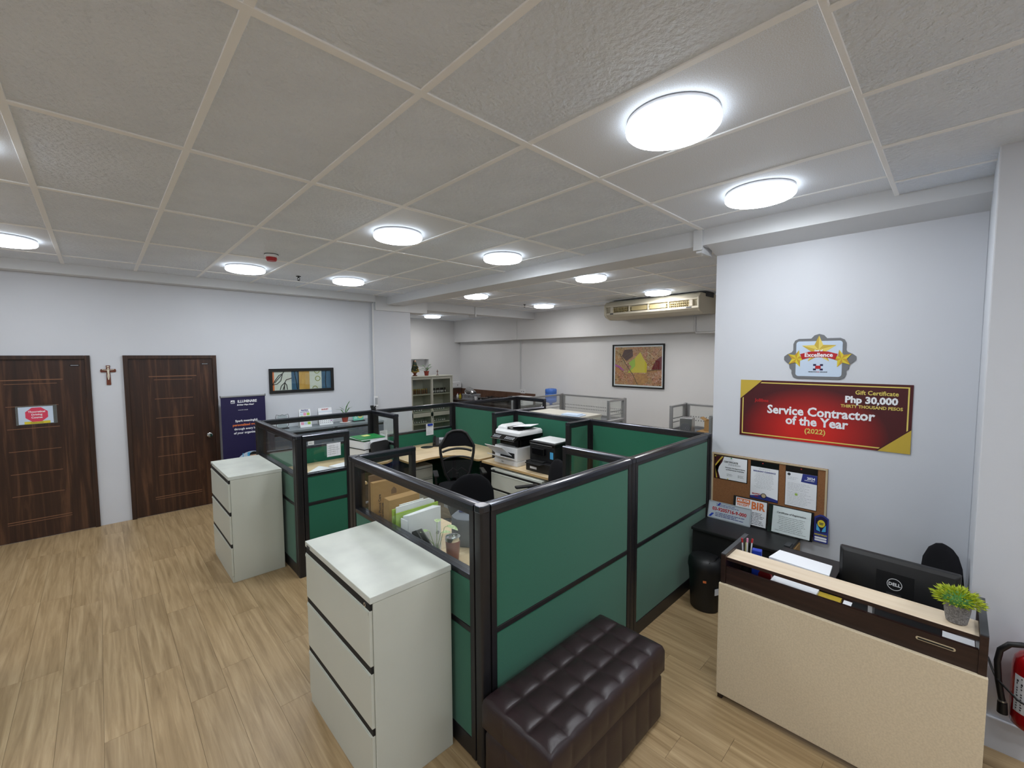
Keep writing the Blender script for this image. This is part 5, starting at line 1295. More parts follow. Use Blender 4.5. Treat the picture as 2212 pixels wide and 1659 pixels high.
vtext('HANDLE WITH CARE', -.108, .18, .015).build('lettering', M['dgrey'], s, local=True)
MB().prism([(-.04, .30), (.0, .30), (.0, .33), (-.02, .35), (-.04, .33)], -.0214, -.0203, 'y').build('printed_symbol', M['cardd'], s, local=True)
s, T = upright('cardboard_sleeve', 'smaller brown carton in front of the largest box', 'box', 1.475, 2.66, 2, .24, .32, .07, 'card', 4, group='boxes behind the near glass')
s, T = upright('document_folder', 'white printed folder with a red lower edge behind the near glass', 'folder', 1.50, 2.585, 2, .19, .29, .010, 'paper', 6)
MB().box(-.095, .095, -.0075, -.0053, .20, .225, T=T).build('red_band', M['red'], s, local=True)
MB().box(-.03, .03, -.0075, -.0053, .25, .258, T=T).build('print', M['dgrey'], s, local=True)
s, T = upright('brown_envelope', 'dark brown envelope upright at the far end of the near glass', 'envelope', 1.41, 2.865, 2, .15, .44, .02, 'cardd', 2)
s = thing('folder_rack', 'dark low file riser holding the folders behind the near glass', 'rack', (1.50, 2.49, DZ+.001))
MB().box(-.15, .15, -.045, .045, 0, .06).build('riser', M['black'], s, local=True, bevel=.003)
for k, (m, l) in enumerate((('lime', 'first lime green folder behind the white binder'), ('paper', 'white folder between the lime green ones'), ('lime', 'second lime green folder behind the white binder'), ('navy2', 'blue folder behind the white binder'), ('pblue', 'pale blue folder right behind the white binder'))):
    s = thing('folder', l, 'folder', (1.50+.004*k, 2.525-.017*k, DZ+.0625), rad(2), group='folders behind the near glass')
    hh = (.22, .235, .20, .165, .155)[k]; w2 = (.165, .15, .165, .14, .12)[k]
    MB().box(-w2, w2, -.005, .005, 0, hh).build('body', M[m], s, local=True, bevel=.001)
s = thing('ring_binder', 'thick white clear-leaf binder standing behind the near glass', 'binder', (1.455, 2.345, DZ+.001), rad(3))
for k in range(6):
    MB().box(-.128, .120, -.004, .004, 0, .30-.003*k, T=Matrix.Translation((.0, .013*k-.03, 0)) @ Matrix.Rotation(rad(1.0*k), 4, 'Z')).build('leaf_pocket' if k not in (0, 5) else 'cover', M['white'] if k in (0, 5) else M['paper'], s, local=True, bevel=.003)
MB().box(-.137, -.129, -.034, .04, 0, .27).build('spine', M['white'], s, local=True, bevel=.003)
MB().cyl((.09, -.038, .13), (.09, -.0345, .13), .012, n=16).build('snap_button', M['lgrey'], s, local=True)
# black slotted file rack lying against the glass
s = thing('file_rack', 'black slotted plastic file holder leaning against the near glass', 'rack', (1.345, 2.14, DZ+.001), rad(90))
P = [(-.17, 0), (.15, 0), (.15, .20), (.10, .225), (-.05, .13), (-.17, .12)]
MB().prism(P, -.003, .003, 'y').build('side', M['black'], s, local=True)
MB().prism(P, -.038, -.032, 'y').build('side', M['black'], s, local=True)
MB().box(-.17, .15, -.0315, -.0035, 0, .006).build('bottom', M['black'], s, local=True)
MB().box(-.17, -.164, -.0315, -.0035, .0065, .11).build('back', M['black'], s, local=True)
for k in range(8): MB().box(-.09+k*.026, -.078+k*.026, .0032, .0042, .06, .09+.012*k).build('slot', M['lgrey'], s, local=True)
# small pothos in a bottle
s = thing('pothos_cutting', 'variegated pothos cutting in a small clear bottle beside the tumbler', 'plant', (1.455, 2.19, DZ+.001))
MB().lathe([(.024, 0), (.028, .01), (.028, .07), (.012, .1), (.012, .12)], n=18, cap=False).build('bottle', M['acrylic'], s, local=True, smooth=60)
st = MB(); lf = MB(); rr = random.Random(9)
for k, (dx, dy, dz, L_) in enumerate(((.03, -.08, .17, .085), (-.05, .03, .13, .05), (.02, .02, .17, .05), (-.045, .05, .06, .04), (.03, -.02, .11, .06))):
    st.tube([(0, 0, .04), (dx*.3, dy*.3, .12), (dx*.7, dy*.7, .10+dz*.8), (dx, dy, .08+dz)], .0022, 6)
    blade_leaf(lf, (dx*.9, dy*.9, .08+dz), (dx, dy, .01), L_, .022, bend=.8, nseg=7)
st.build('stems', M['leafv'], s, local=True); lf.build('leaves', M['leafv'], s, local=True, smooth=60)
# tumbler
s = thing('tumbler', 'dusty pink steel tumbler with clear lid on the near worktop', 'cup', (1.552, 2.155, DZ))
MB().lathe([(.034, 0), (.037, .004), (.046, .12), (.046, .128), (.001, .128)], n=28).build('body', M['tumbler'], s, local=True, smooth=50)
MB().lathe([(.0465, .1285), (.048, .138), (.047, .152), (.043, .152), (.042, .142), (.001, .141)], n=28).build('lid', M['chrome'], s, local=True, smooth=50)
MB().box(-.012, .012, -.02, .0, .1415, .148).build('lid_slider', M['acrylic'], s, local=True, bevel=.002)
# grey cloth bag in the glass corner
s = thing('cloth_bag', 'slate grey cloth bag with dark blue lining in the near glass corner beside the tumbler', 'bag', (1.85, 2.2, DZ+.001))
P = [(1.700, 2.375), (1.682, 2.33), (1.680, 2.284), (1.700, 2.244), (1.743, 2.191), (1.88, 2.06), (2.10, 1.92), (2.22, 2.05), (2.02, 2.22), (1.80, 2.43)]
MB().prism(P, DZ+.001, DZ+.19, 'z').build('body', M['smoke'], s, bevel=.012, smooth=50)
MB().prism([(2.09, 1.955), (2.18, 2.05), (2.0, 2.20), (1.79, 2.40), (1.765, 2.375), (1.96, 2.15)], DZ+.191, DZ+.225, 'z').build('lining', M['navy2'], s, bevel=.006)
# hanging green folders seen through the short front wing
for k in range(5):
    obj('hanging_folder', MB().prism([(-.15, 0), (.15, 0), (.15, .22), (.09, .235), (-.15, .225)], -.004, .004, 'y'), mat('pale_green_folder', (70, 130, 104), .5), 'green folders standing in a row seen through the short front wing', 'folder', group='green folders behind the short front wing', loc=(2.82+.09*k, 2.0-.03*k, DZ+.002), rz=rad(-32))

# ------------------------------------------------------------------ far room
# air conditioner
s = thing('air_conditioner', 'long aged beige air conditioner under the far ceiling', 'air conditioner', (7.3, 3.8, 2.7))
y0, y1 = 2.93, 4.66
prof = [(7.02, 3.02), (6.96, 2.955), (6.96, 2.93), (7.0, 2.925), (7.03, 2.83), (6.97, 2.822), (6.97, 2.79), (7.02, 2.75), (7.14, 2.715), (7.62, 2.735), (7.62, 3.05), (7.10, 3.05)]
MB().prism(prof, y0, y1, 'y').build('casing', M['beige'], s)
MB().prism([(6.94, 2.965), (7.02, 3.03), (7.64, 3.055), (7.64, 2.73), (7.14, 2.70), (7.0, 2.74), (6.945, 2.79)], y0-.03, y0-.0005, 'y').build('end_cap', M['beige'], s, bevel=.008)
MB().prism([(6.94, 2.965), (7.02, 3.03), (7.64, 3.055), (7.64, 2.73), (7.14, 2.70), (7.0, 2.74), (6.945, 2.79)], y1+.0005, y1+.03, 'y').build('end_cap', M['beige'], s, bevel=.008)
MB().box(7.032, 7.035, y0+.1, y1-.1, 2.833, 2.923).build('outlet_dark', M['dark'], s)
for k in range(5):
    y = y0+.12+k*(y1-y0-.24)/4
    if k in (0, 4): MB().box(6.965, 7.03, y-.035, y+.02, 2.826, 2.927).build('outlet_post', M['beige'], s)
    else: MB().box(6.965, 7.03, y-.01, y+.01, 2.826, 2.927).build('outlet_post', M['beige'], s)
for z in (2.858, 2.893): MB().box(6.975, 7.02, y0+.12, y1-.12, z-.004, z+.004).build('louver', M['beiged'], s)
for (ya, yb) in ((y0+.16, y0+.50), (y1-.50, y1-.16)):
    for k in range(11):
        y = ya+(yb-ya)*k/10; MB().box(6.985, 7.015, y-.004, y+.004, 2.83, 2.92).build('fin', M['beiged'], s)
for (ya, yb) in ((y0+.54, 3.77), (3.82, y1-.54)): MB().box(6.973, 6.98, ya, yb, 2.835, 2.91).build('flap', M['beiged'], s, bevel=.002)
MB().box(6.968, 6.9695, y0+.10, y0+.19, 2.795, 2.815).build('display', M['dgrey'], s)
MB().box(6.968, 6.9695, y1-.16, y1-.09, 2.795, 2.815).build('maker_plate', M['dgrey'], s)
for y in (y0-.031, ): MB().box(7.2, 7.5, y-.012, y, 2.99, 3.07).build('hanger_bracket', M['dgrey'], s)
pp = obj('drain_pipe', MB().tube([(7.63, 3.25, 2.71), (7.635, 3.25, 2.46), (7.63, 3.22, 2.42), (7.63, 2.4, 2.42)], .016, 8), M['trunk'], 'thin white drain pipe below the right end of the air conditioner', 'pipe', smooth=60)

# leaf picture
def pane_mat():
    m = bpy.data.materials.new('leaf_litter_print'); m.use_nodes = True; nt = m.node_tree; N = nt.nodes; L = nt.links
    tc = N.new('ShaderNodeTexCoord'); v = N.new('ShaderNodeTexVoronoi'); v.inputs['Scale'].default_value = 9; ns = N.new('ShaderNodeTexNoise'); ns.inputs['Scale'].default_value = 22; ns.inputs['Detail'].default_value = 8; ns.inputs['Distortion'].default_value = 2.5
    cr = N.new('ShaderNodeValToRGB'); e = cr.color_ramp.elements
    e[0].position = .30; e[0].color = (*lin((78, 50, 42)), 1); e[1].position = .68; e[1].color = (*lin((232, 206, 176)), 1)
    for p, c_ in ((.42, (160, 104, 66)), (.5, (214, 156, 100)), (.58, (186, 144, 118))): k = e.new(p); k.color = (*lin(c_), 1)
    mx = N.new('ShaderNodeMix'); mx.data_type = 'RGBA'; mx.blend_type = 'MULTIPLY'; mx.inputs[0].default_value = .22
    L.new(tc.outputs['Object'], v.inputs[0]); L.new(tc.outputs['Object'], ns.inputs[0]); L.new(ns.outputs[0], cr.inputs[0]); L.new(cr.outputs[0], mx.inputs[6]); L.new(v.outputs['Color'], mx.inputs[7])
    L.new(mx.outputs[2], N['Principled BSDF'].inputs['Base Color']); return m
s = thing('framed_picture', 'framed photograph of autumn leaves with a yellow one in the centre, on the far wall', 'picture', (7.849, 4.48, 1.815), -PI/2)
a, h = .575, .44
for x0, x1, z0, z1 in ((-a, a, h-.025, h), (-a, a, -h, -h+.025), (-a, -a+.025, -h+.025, h-.025), (a-.025, a, -h+.025, h-.025)): MB().box(x0, x1, -.035, 0, z0, z1).build('frame_bar', M['dark'], s, local=True, bevel=.002)
MB().box(-a+.025, a-.025, -.012, -.001, -h+.025, h-.025).build('mount', M['paper'], s, local=True)
aa, hh = a-.055, h-.055
MB().box(-aa, aa, -.014, -.0125, -hh, hh).build('photo_print', pane_mat(), s, local=True)
MB().prism([(-.22, -.14), (.20, -.13), (.21, .02), (.20, .06), (.14, .14), (.06, .28), (-.06, .16), (-.2, .06), (-.13, -.02)], -.0152, -.0142, 'y').build('yellow_leaf', M['yel'], s, local=True)
MB().prism([(-.2, .06), (-.06, .16), (-.05, .0), (-.1, -.05), (-.24, -.16), (-.13, -.02)], -.0158, -.0153, 'y').build('green_leaf_part', M['lime'], s, local=True)
MB().prism([(-aa, .03), (-.42, .0), (-.3, -.09), (-.32, -.1), (-aa, .0)], -.0156, -.0145, 'y').build('violet_petal', M['magenta'], s, local=True)
MB().prism([(-.3, .33), (-.12, .34), (-.1, .2), (-.25, .1), (-.36, .2)], -.0150, -.0145, 'y').build('brown_leaf', mat('umber_print', (86, 56, 52), .6), s, local=True)
MB().prism([(.3, -.07), (aa, -.06), (aa, .2), (.4, .12)], -.0150, -.0145, 'y').build('maroon_leaf', M['dred'], s, local=True)
MB().prism([(.2, -.15), (.25, -.3), (.1, -hh), (-.1, -.36), (-.05, -.17)], -.0150, -.0145, 'y').build('ochre_leaf', mat('ochre_leaf_print', (196, 144, 78), .6, noise=((20, 20, 20), .4, (160, 108, 56))), s, local=True)
MB().tube([(-.42, -.015, .26), (-.25, -.015, .02), (-.1, -.015, -.18), (.0, -.015, -.37)], .008, 5).tube([(.22, -.015, -.09), (.4, -.015, -.07), (aa-.01, -.015, -.07)], .008, 5).tube([(-.38, -.015, .14), (-.1, -.015, .3)], .005, 5).tube([(-.45, -.015, -.02), (-.25, -.015, -.2)], .005, 5).build('twigs', M['cardd'], s, local=True)
MB().box(-a+.026, a-.026, -.028, -.027, -h+.026, h-.026).build('glass_pane', M['glass'], s, local=True)

# conduit and socket on the far wall
pp = obj('conduit', MB().tube([(7.84, 7.785, 2.44), (7.84, 7.785, 1.18)], .010, 8).tube([(7.84, 7.83, 2.44), (7.84, 7.83, 1.18)], .010, 8), M['trunk'], 'pair of thin white conduits running down the far wall to the socket', 'pipe', smooth=60)
s = thing('wall_socket', 'white double socket at the foot of the conduits on the far wall', 'socket', (7.849, 7.74, 1.12), -PI/2)
MB().box(-.08, .08, -.012, 0, -.05, .05).build('plate', M['white'], s, local=True, bevel=.003)
for x in (-.035, .035): MB().box(x-.012, x+.012, -.0135, -.0125, -.01, .01).build('outlet', M['dgrey'], s, local=True)

# water dispenser
s = thing('water_dispenser', 'upturned blue water bottle on a white dispenser before the far wall', 'dispenser', (7.5, 6.49, 0))
MB().box(-.16, .16, -.16, .16, 0, .90).build('stand', M['white'], s, local=True, bevel=.02)
MB().lathe([(.03, .901), (.035, .94), (.12, .965), (.135, .985), (.135, 1.05), (.128, 1.06), (.135, 1.07), (.135, 1.15), (.128, 1.16), (.135, 1.17), (.135, 1.25), (.12, 1.275), (.06, 1.285), (.001, 1.28)], n=32).build('bottle', M['bottle'], s, local=True, smooth=40)

# kitchen counter and tiles
def wtiles(name, x, y0, y1, nz0, nz1, n, axis='y', parent=None):
    for k in range(n):
        a_ = y0+(y1-y0)*k/n+.003; b_ = y0+(y1-y0)*(k+1)/n-.003
        (MB().box(x-.008, x, a_, b_, nz0, nz1) if axis == 'y' else MB().box(a_, b_, x-.008, x, nz0, nz1)).build('wall_tile', M['tile'], parent, bevel=.001, seg=1)
wb = bpy.data.objects['wall_back']; wfo = bpy.data.objects['wall_far']
wtiles('t', 7.849, 7.3, 10.39, .861, 1.08, 6, 'y', wb)
wtiles('t', 10.399, 6.95, 7.84, .861, 1.08, 2, 'x', wfo)
wtiles('t', 10.399, 6.95, 7.84, .60, .858, 2, 'x', wfo)
s = thing('kitchen_counter', 'kitchen counter with dark granite top along the far wall', 'counter', (7.5, 9, 0))
MB().box(7.0, 7.84, 7.0, 10.38, .82, .86).build('granite_top', M['counter'], s, bevel=.004)
MB().box(7.05, 7.84, 7.05, 10.36, 0, .819).build('base_cupboard', M['door'], s)
for k in range(5): MB().box(7.03, 7.049, 7.08+k*.65, 7.70+k*.65, .08, .80).build('cupboard_door', M['doorf'], s, bevel=.003)
s = thing('dish_rack', 'grey lattice dish basket with steel pots on the kitchen counter', 'rack', (7.35, 9.25, .861))
mb = MB()
for x in (-.15, .15): mb.box(x-.004, x+.004, -.21, .21, .0, .012).box(x-.006, x+.006, -.22, .22, .12, .14)
for y in (-.21, .21): mb.box(-.15, .15, y-.004, y+.004, .0, .012).box(-.15, .15, y-.006, y+.006, .12, .14)
for k in range(15): 
    y = -.21+.03*k
    for x in (-.15, .15): mb.box(x-.003, x+.003, y-.004, y+.004, .012, .12)
for k in range(11):
    x = -.15+.03*k
    for y in (-.21, .21): mb.box(x-.004, x+.004, y-.003, y+.003, .012, .12)
mb.box(-.15, .15, -.21, .21, 0, .004)
mb.build('basket', M['lgrey'], s, local=True)
s = thing('cooking_pot', 'upturned steel pot lying in the dish basket', 'pot', (7.35, 9.36, 1.03), 0, group='steel pots in the dish basket')
T = Matrix.Rotation(rad(35), 4, 'X')
MB().lathe([(.001, .12), (.10, .12), (.115, .11), (.12, .0), (.125, -.005), (.115, 0), (.1, .1), (.001, .1)], n=26, T=T).build('bowl', M['steel'], s, local=True, smooth=40)
MB().tube([(.12, 0, .05), (.15, .03, .05), (.15, -.03, .05), (.12, 0, .05)], .005, 6, T=T).build('handle', M['steel'], s, local=True)
s = thing('cooking_pot', 'smaller steel pan with black handle at the right side of the dish basket', 'pot', (7.33, 9.12, 1.0), 0, group='steel pots in the dish basket')
T = Matrix.Rotation(rad(-50), 4, 'X')
MB().lathe([(.001, .07), (.08, .07), (.09, .06), (.095, 0), (.085, 0), (.075, .055), (.001, .055)], n=24, T=T).build('bowl', M['steel'], s, local=True, smooth=40)
MB().tube([(-.09, 0, .03), (-.16, 0, .06), (-.2, 0, .07)], .010, 8, T=T).build('handle', M['black'], s, local=True)
s = thing('gas_stove', 'black glass-top gas stove on the kitchen counter', 'stove', (7.38, 8.30, .861))
MB().box(-.26, .26, -.38, .38, .01, .09).build('body', M['blackg'], s, local=True, bevel=.008)
for y in (-.2, .2):
    b_ = MB().cyl((0, y, .0905), (0, y, .105), .06, n=20).build('burner', M['dark'], s, local=True)
    mb = MB()
    for k in range(4): a_ = PI*k/2+.4; mb.tube([(.04*cos(a_), y+.04*sin(a_), .1055), (.12*cos(a_), y+.12*sin(a_), .125), (.13*cos(a_), y+.13*sin(a_), .095)], .006, 6)
    mb.build('pan_support', M['dark'], s, local=True)
for y in (-.25, .25): MB().cyl((-.26, y, .05), (-.29, y, .05), .022, n=16).build('knob', M['steel'], s, local=True)
s = thing('rice_cooker', 'small black cooker on the right of the gas stove', 'cooker', (7.45, 7.72, .861))
MB().lathe([(.12, 0), (.135, .02), (.14, .13), (.13, .14)], n=26).build('body', M['black'], s, local=True, smooth=40)
MB().lathe([(.132, .141), (.11, .165), (.04, .175), (.001, .176)], n=26).build('lid', M['blackg'], s, local=True, smooth=40)
s = thing('toaster_oven', 'white and glass countertop oven with round knobs at the right end of the counter', 'oven', (7.33, 7.24, .861), -PI/2)
MB().box(-.2, .2, -.16, .16, 0, .20).build('case', M['white'], s, local=True, bevel=.008)
MB().box(-.18, .08, -.163, -.1605, .03, .17).build('glass_door', M['blackg'], s, local=True)
for z in (.05, .10, .15): MB().cyl((.14, -.161, z), (.14, -.18, z), .016, n=16).build('knob', M['chrome'], s, local=True)
for k, (y, m, l) in enumerate(((9.62, 'yel', 'yellow bottle left of the dish basket'), (9.74, 'paper', 'white bottle at the far left of the kitchen counter'), (8.93, 'white', 'white cup right of the dish basket'))):
    s = thing('soap_bottle' if k < 2 else 'cup', l, 'bottle' if k < 2 else 'cup', (7.25, y, .861))
    MB().lathe([(.03, 0), (.033, .01), (.033, .08), (.012, .11), (.012, .13), (.001, .13)] if k < 2 else [(.03, 0), (.04, .09), (.036, .09), (.001, .01)], n=16).build('body', M[m], s, local=True, smooth=50)
    if k < 2: MB().lathe([(.014, .131), (.014, .15), (.001, .151)], n=12).build('cap', M['red'], s, local=True)
s = thing('towel_dispenser', 'white paper towel dispenser on the far corner wall', 'dispenser', (7.62, 10.38, 1.10))
MB().box(-.17, .17, -.12, 0, 0, .19).build('housing', M['white'], s, local=True, bevel=.03)
MB().box(.02, .035, -.1225, -.1205, .06, .11).build('window', M['dgrey'], s, local=True)

# glass-door cupboard with jars
s = thing('display_cupboard', 'cream steel cupboard with two sliding glass doors and jars inside', 'cabinet', (6.25, 9.72, 0))
cx0, cx1, cy0, cy1, chh = 5.61, 6.915, 9.50, 9.95, 1.53
MB().box(cx0, cx0+.03, cy0, cy1, 0, chh-.03).build('side_panel', M['cab'], s); MB().box(cx1-.03, cx1, cy0, cy1, 0, chh-.03).build('side_panel', M['cab'], s)
MB().box(cx0-.005, cx1+.005, cy0-.005, cy1, chh-.03, chh).build('top', M['cab'], s, bevel=.003); MB().box(cx0+.03, cx1-.03, cy1-.015, cy1, 0, chh-.031).build('back', M['cab'], s)
MB().box(cx0+.03, cx1-.03, cy0, cy1-.016, 0, .08).build('plinth', M['cab'], s)
MB().box(6.24, 6.27, cy0+.06, cy1-.016, .081, chh-.031).build('centre_divider', M['cab'], s)
shz = [.30, .61, 1.06]
for z in shz: MB().box(cx0+.031, cx1-.031, cy0+.055, cy1-.016, z-.03, z).build('shelf', M['cab'], s)
for (x0, x1, yy) in ((cx0+.035, 6.275, cy0+.03), (6.235, cx1-.035, cy0+.005)):
    d = MB()
    for a_, b_, c_, e_ in ((x0, x1, 1.44, 1.49), (x0, x1, .47, .57), (x0, x1, .09, .13), (x0, x0+.05, .13, 1.44), (x1-.05, x1, .13, 1.44)): d.box(a_, b_, yy, yy+.02, c_, e_)
    do = d.build('sliding_door', M['cab'], s)
    MB().box(x0+.052, x1-.052, yy+.008, yy+.012, .571, 1.439).box(x0+.052, x1-.052, yy+.008, yy+.012, .131, .469).build('glass_pane', M['jarglass'], do)
    MB().box(x0+.015, x0+.03, yy-.003, yy-.0005, .42, .60).build('recessed_pull', M['dark'], do)
jar0 = None
rows = [(1.0605, [5.71+.065*k for k in range(8)], 'brown food jars', 'jar', .13), (1.0605, [6.31+.062*k for k in range(8)], 'dark', 'jarb', .13), (.6105, [5.72+.07*k for k in range(5)], '', 'jarc', .075), (.6105, [6.34+.07*k for k in range(6)], '', 'jarc', .075),
        (.3005, [5.72+.068*k for k in range(7)], '', 'jarc', .085), (.3005, [6.33+.066*k for k in range(7)], '', 'jarc', .085)]
labs = ['brown filled jar on the top left shelf of the glass-door cupboard', 'dark jar with white label on the top right shelf of the glass-door cupboard', 'low glass jar on the second left shelf of the cupboard', 'low glass jar on the second right shelf of the cupboard',
        'squat glass jar on the lower left shelf behind the cupboard rail', 'squat glass jar on the lower right shelf behind the cupboard rail']
protos = {}
for r_, (z, xs_, _, kind, hj) in enumerate(rows):
    for q, x in enumerate(xs_):
        if kind not in protos:
            s = thing('glass_jar', labs[r_], 'jar', (x, cy0+.14, z), group='jars row %d' % r_)
            R_ = .026
            body = {'jar': mat('brown_preserve', (120, 86, 52), .35), 'jarb': mat('dark_preserve', (30, 26, 30), .3), 'jarc': M['jarc']}[kind]
            MB().lathe([(R_*.9, 0), (R_, .005), (R_, hj*.72), (R_*.75, hj*.8), (R_*.75, hj*.82), (.001, hj*.82)], n=14).build('body', body, s, local=True, smooth=50)
            MB().lathe([(R_*.85, hj*.825), (R_*.85, hj), (.001, hj)], n=14).build('lid', M['gold'] if kind == 'jar' else (M['dark'] if kind == 'jarb' else M['silver']), s, local=True, smooth=40)
            if kind != 'jar': 
                lbm = MB()
                for k in range(6):
                    a0, a1 = rad(200+24*k-2), rad(200+24*(k+1)-2); lbm._add([((R_+.0006)*cos(a), (R_+.0006)*sin(a), zz) for a, zz in ((a0, hj*.15), (a1, hj*.15), (a1, hj*.55), (a0, hj*.55))], [(0, 1, 2, 3)])
                lbm.build('paper_label', M['paper'], s, local=True)
            protos[kind] = s
        else:
            s = dup(protos[kind], (x, cy0+.14+(.0 if q % 2 else .012), z), rad(17*q % 40), labs[r_])
        s['group'] = ['brown jars on the top left shelf', 'labelled jars on the top right shelf', 'low jars on the second left shelf', 'low jars on the second right shelf', 'squat jars on the lower left shelf', 'squat jars on the lower right shelf'][r_]
# statue, plant, little cross on the cupboard
s = thing('religious_statue', 'religious statue in a dark green and gold robe on a wooden base, on the cupboard', 'statue', (5.855, 9.68, chh+.001))
MB().lathe([(.06, 0), (.062, .015), (.035, .03), (.03, .05), (.06, .085), (.075, .10), (.001, .10)], n=24).build('pedestal', M['rosew'], s, local=True, smooth=40)
MB().rings([[(a_*cos(2*PI*k/20), b_*sin(2*PI*k/20), z) for k in range(20)] for a_, b_, z in ((.125, .07, .101), (.12, .068, .13), (.09, .06, .20), (.065, .05, .28), (.045, .04, .34), (.03, .03, .355))]).build('robe', M['dgreen'], s, local=True, smooth=50)
MB().rings([[(a_*cos(2*PI*k/20), b_*sin(2*PI*k/20), z) for k in range(20)] for a_, b_, z in ((.128, .073, .102), (.127, .072, .115))]).build('gold_hem', M['gold'], s, local=True)
rr = random.Random(6); mb = MB()
for k in range(16):
    z = rr.uniform(.13, .30); a_ = rr.uniform(PI*1.05, PI*1.95); R_ = .12-(z-.12)*.36; mb.ball((R_*cos(a_), R_*.62*sin(a_), z), .012, 8, 6)
mb.build('gold_ornaments', M['yeld'], s, local=True)
MB().ball((0, -.012, .372), .026, 14, 10, (.9, .95, 1.15)).build('face', M['skin'], s, local=True, smooth=60)
MB().rings([[(a_*cos(2*PI*k/16), b_*sin(2*PI*k/16)+.012, z) for k in range(16)] for a_, b_, z in ((.055, .045, .30), (.045, .036, .36), (.034, .028, .395), (.012, .01, .412))]).build('veil', M['dark'], s, local=True, smooth=60)
MB().tube([(-.07, -.03, .22), (-.03, -.065, .245), (0, -.07, .25), (.03, -.065, .245), (.07, -.03, .22)], [.02, .015, .011, .015, .02], 10).build('sleeves', M['dgreen'], s, local=True, smooth=60)
s = thing('potted_plant', 'leafy green plant in a red-brown pot on top of the glass-door cupboard', 'plant', (6.19, 9.66, chh+.001))
MB().lathe([(.045, 0), (.062, .1), (.07, .1), (.07, .12), (.06, .12), (.055, .1), (.001, .1)], n=22).build('pot', M['terra'], s, local=True, smooth=40)
st, lf = MB(), MB(); rr = random.Random(12)
for k in range(13):
    a_ = rr.uniform(0, 2*PI); q = rr.uniform(.04, .16); z = rr.uniform(.15, .29); p = Vector((q*cos(a_), q*.6*sin(a_), z))
    st.tube([(0, 0, .1), tuple(p*.5+Vector((0, 0, .06))), tuple(p)], .003, 5); blade_leaf(lf, p, (cos(a_), sin(a_)*.6, .35), .085, .026, bend=.7, nseg=6)
st.build('stems', M['stem'], s, local=True); lf.build('leaves', M['leaf'], s, local=True, smooth=60)
s = thing('table_cross', 'tiny red-brown standing cross on the right of the glass-door cupboard', 'cross', (6.505, 9.62, chh+.001))
MB().box(-.03, .03, -.02, .02, 0, .012).build('base', M['rosew'], s, local=True, bevel=.003)
MB().box(-.006, .006, -.005, .005, .012, .145).box(-.032, .032, -.005, .005, .095, .107).build('cross', M['rosew'], s, local=True)

# light grey low cabinets beyond the spine, papers and computer parts
f2 = thing('side_cabinet', 'wide light grey cabinet top just beyond the spine panel', 'cabinet', (4.3, 3.6, 0))
MB().box(4.02, 4.55, 3.10, 3.96, 0, 1.255).build('body', M['cab'], f2, bevel=.004)
MB().box(4.018, 4.56, 3.095, 3.965, 1.256, 1.285).build('top', mat('beige_grey_top', (196, 192, 180), .4), f2, bevel=.004)
MB().cyl((4.561, 3.16, 1.27), (4.564, 3.16, 1.27), .008).build('lock', M['dgrey'], f2)
obj('paper_pile', MB().box(-.09, .09, -.13, .13, 0, .012).box(-.08, .07, -.10, .12, .013, .022), M['pblue'], 'bluish white papers on a dark ledge beyond the spine panel', 'papers', loc=(4.20, 3.27, 1.2865), rz=.2)
f3 = thing('far_desk', 'desk with loose papers beyond the spine below the leaf picture', 'desk', (5.3, 3.5, 0))
MB().box(4.68, 5.40, 2.93, 4.10, .98, 1.005).build('top', M['birch'], f3, bevel=.003)
MB().box(4.75, 4.78, 2.95, 4.05, 0, .979).build('support_panel', M['lgrey'], f3); MB().box(5.35, 5.38, 2.95, 4.05, 0, .979).build('support_panel', M['lgrey'], f3)
for k in range(3): obj('loose_papers', MB().box(-.15, .15, -.11, .11, 0, .015), M['paper'], ['right', 'middle', 'left'][k]+' heap of white papers on the desk beyond the spine', 'papers', group='paper heaps beyond the spine', loc=(4.87+.0*k, 3.12+.33*k, 1.0055), rz=.2*k)
obj('cable_bundle', MB().tube([(5.3, 3.1, 1.016), (5.2, 3.3, 1.03), (5.28, 3.5, 1.02), (5.15, 3.7, 1.016), (5.3, 3.9, 1.016)], .01, 6), M['dark'], 'black cable lying on the desk beyond the spine', 'cable', smooth=60)
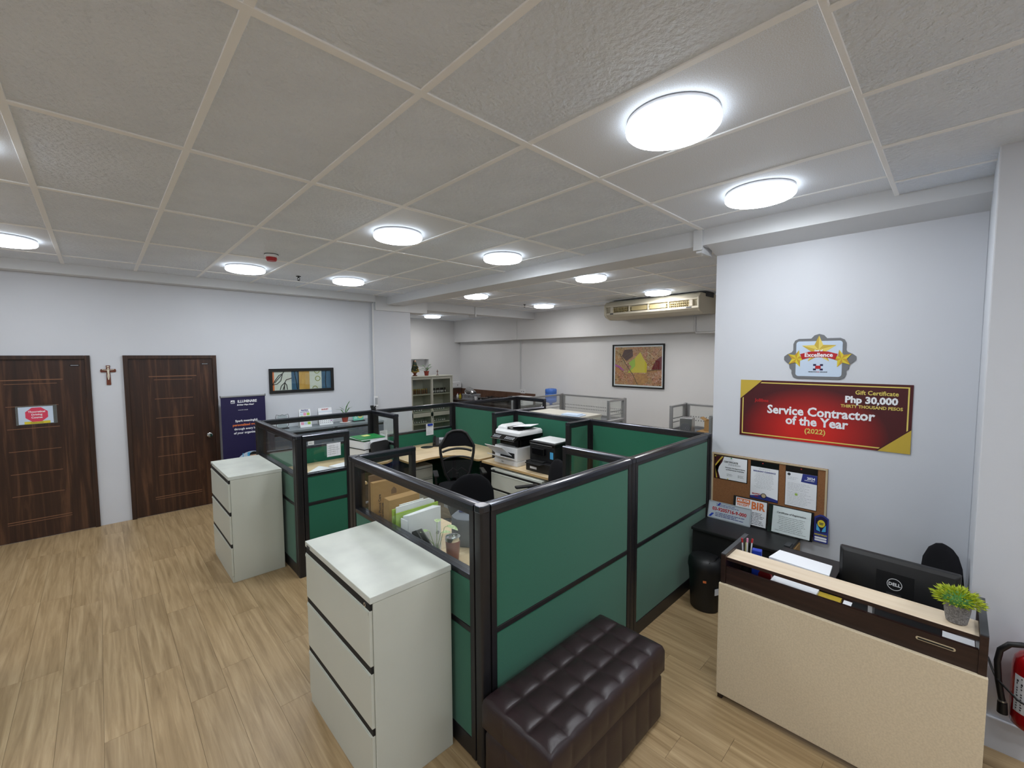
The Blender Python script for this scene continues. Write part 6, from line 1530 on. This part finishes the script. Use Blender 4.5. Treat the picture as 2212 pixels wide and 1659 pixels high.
# items at the right end of the far room
f4 = thing('far_desk', 'dark desk in the far room carrying the grey box and cartons', 'desk', (6.3, 2.5, 0))
MB().box(5.98, 6.78, 1.9, 2.98, .72, .75).build('top', M['dark'], f4)
MB().box(6.0, 6.03, 1.95, 2.95, 0, .719).build('support_panel', M['frame'], f4); MB().box(6.72, 6.75, 1.95, 2.95, 0, .719).build('support_panel', M['frame'], f4)
s = thing('metal_box', 'grey metal computer case standing beside open cartons in the far room', 'computer', (6.2, 2.72, .751), rad(10))
MB().box(-.09, .09, -.085, .085, 0, .36).build('case', M['steel'], s, local=True, bevel=.004)
MB().cyl((-.101, 0, .22), (-.104, 0, .22), .07, n=24).build('fan_grille', M['grey'], s, local=True)
mb = MB()
for r_ in (.02, .04, .06): mb.tube([(-.1055, r_*cos(2*PI*k/20), .22+r_*sin(2*PI*k/20)) for k in range(21)], .002, 5)
mb.build('grille_rings', M['dgrey'], s, local=True)
s = thing('carton', 'open brown carton right of the grey metal case in the far room', 'box', (6.38, 2.43, .93), rad(8), group='cartons in the far room')
mb = MB().box(-.09, .09, -.09, .09, 0, .004).box(-.09, -.086, -.09, .09, .004, .15).box(.086, .09, -.09, .09, .004, .15).box(-.086, .086, -.09, -.086, .004, .15).box(-.086, .086, .086, .09, .004, .15).build('walls', M['card'], s, local=True)
MB().box(-.09, .09, 0, .004, 0, .07, T=Matrix.Translation((0, .09, .15)) @ Matrix.Rotation(rad(-60), 4, 'X')).build('flap', M['card'], s, local=True)
MB().box(-.09, .09, 0, .004, 0, .07, T=Matrix.Translation((0, -.09, .15)) @ Matrix.Rotation(rad(70), 4, 'X')).build('flap', M['card'], s, local=True)
s = thing('carton', 'closed brown carton with white label under the open one in the far room', 'box', (6.36, 2.38, .751), rad(0), group='cartons in the far room')
MB().box(-.17, .17, -.2, .2, 0, .178).build('carton', M['card'], s, local=True, bevel=.003)
MB().box(-.172, -.1705, -.02, .12, .05, .15).build('white_label', M['paper'], s, local=True)
office_chair('black chair top showing behind the spine beside the reception wall', 'fabric', (5.55, 2.45, 0), rad(80))
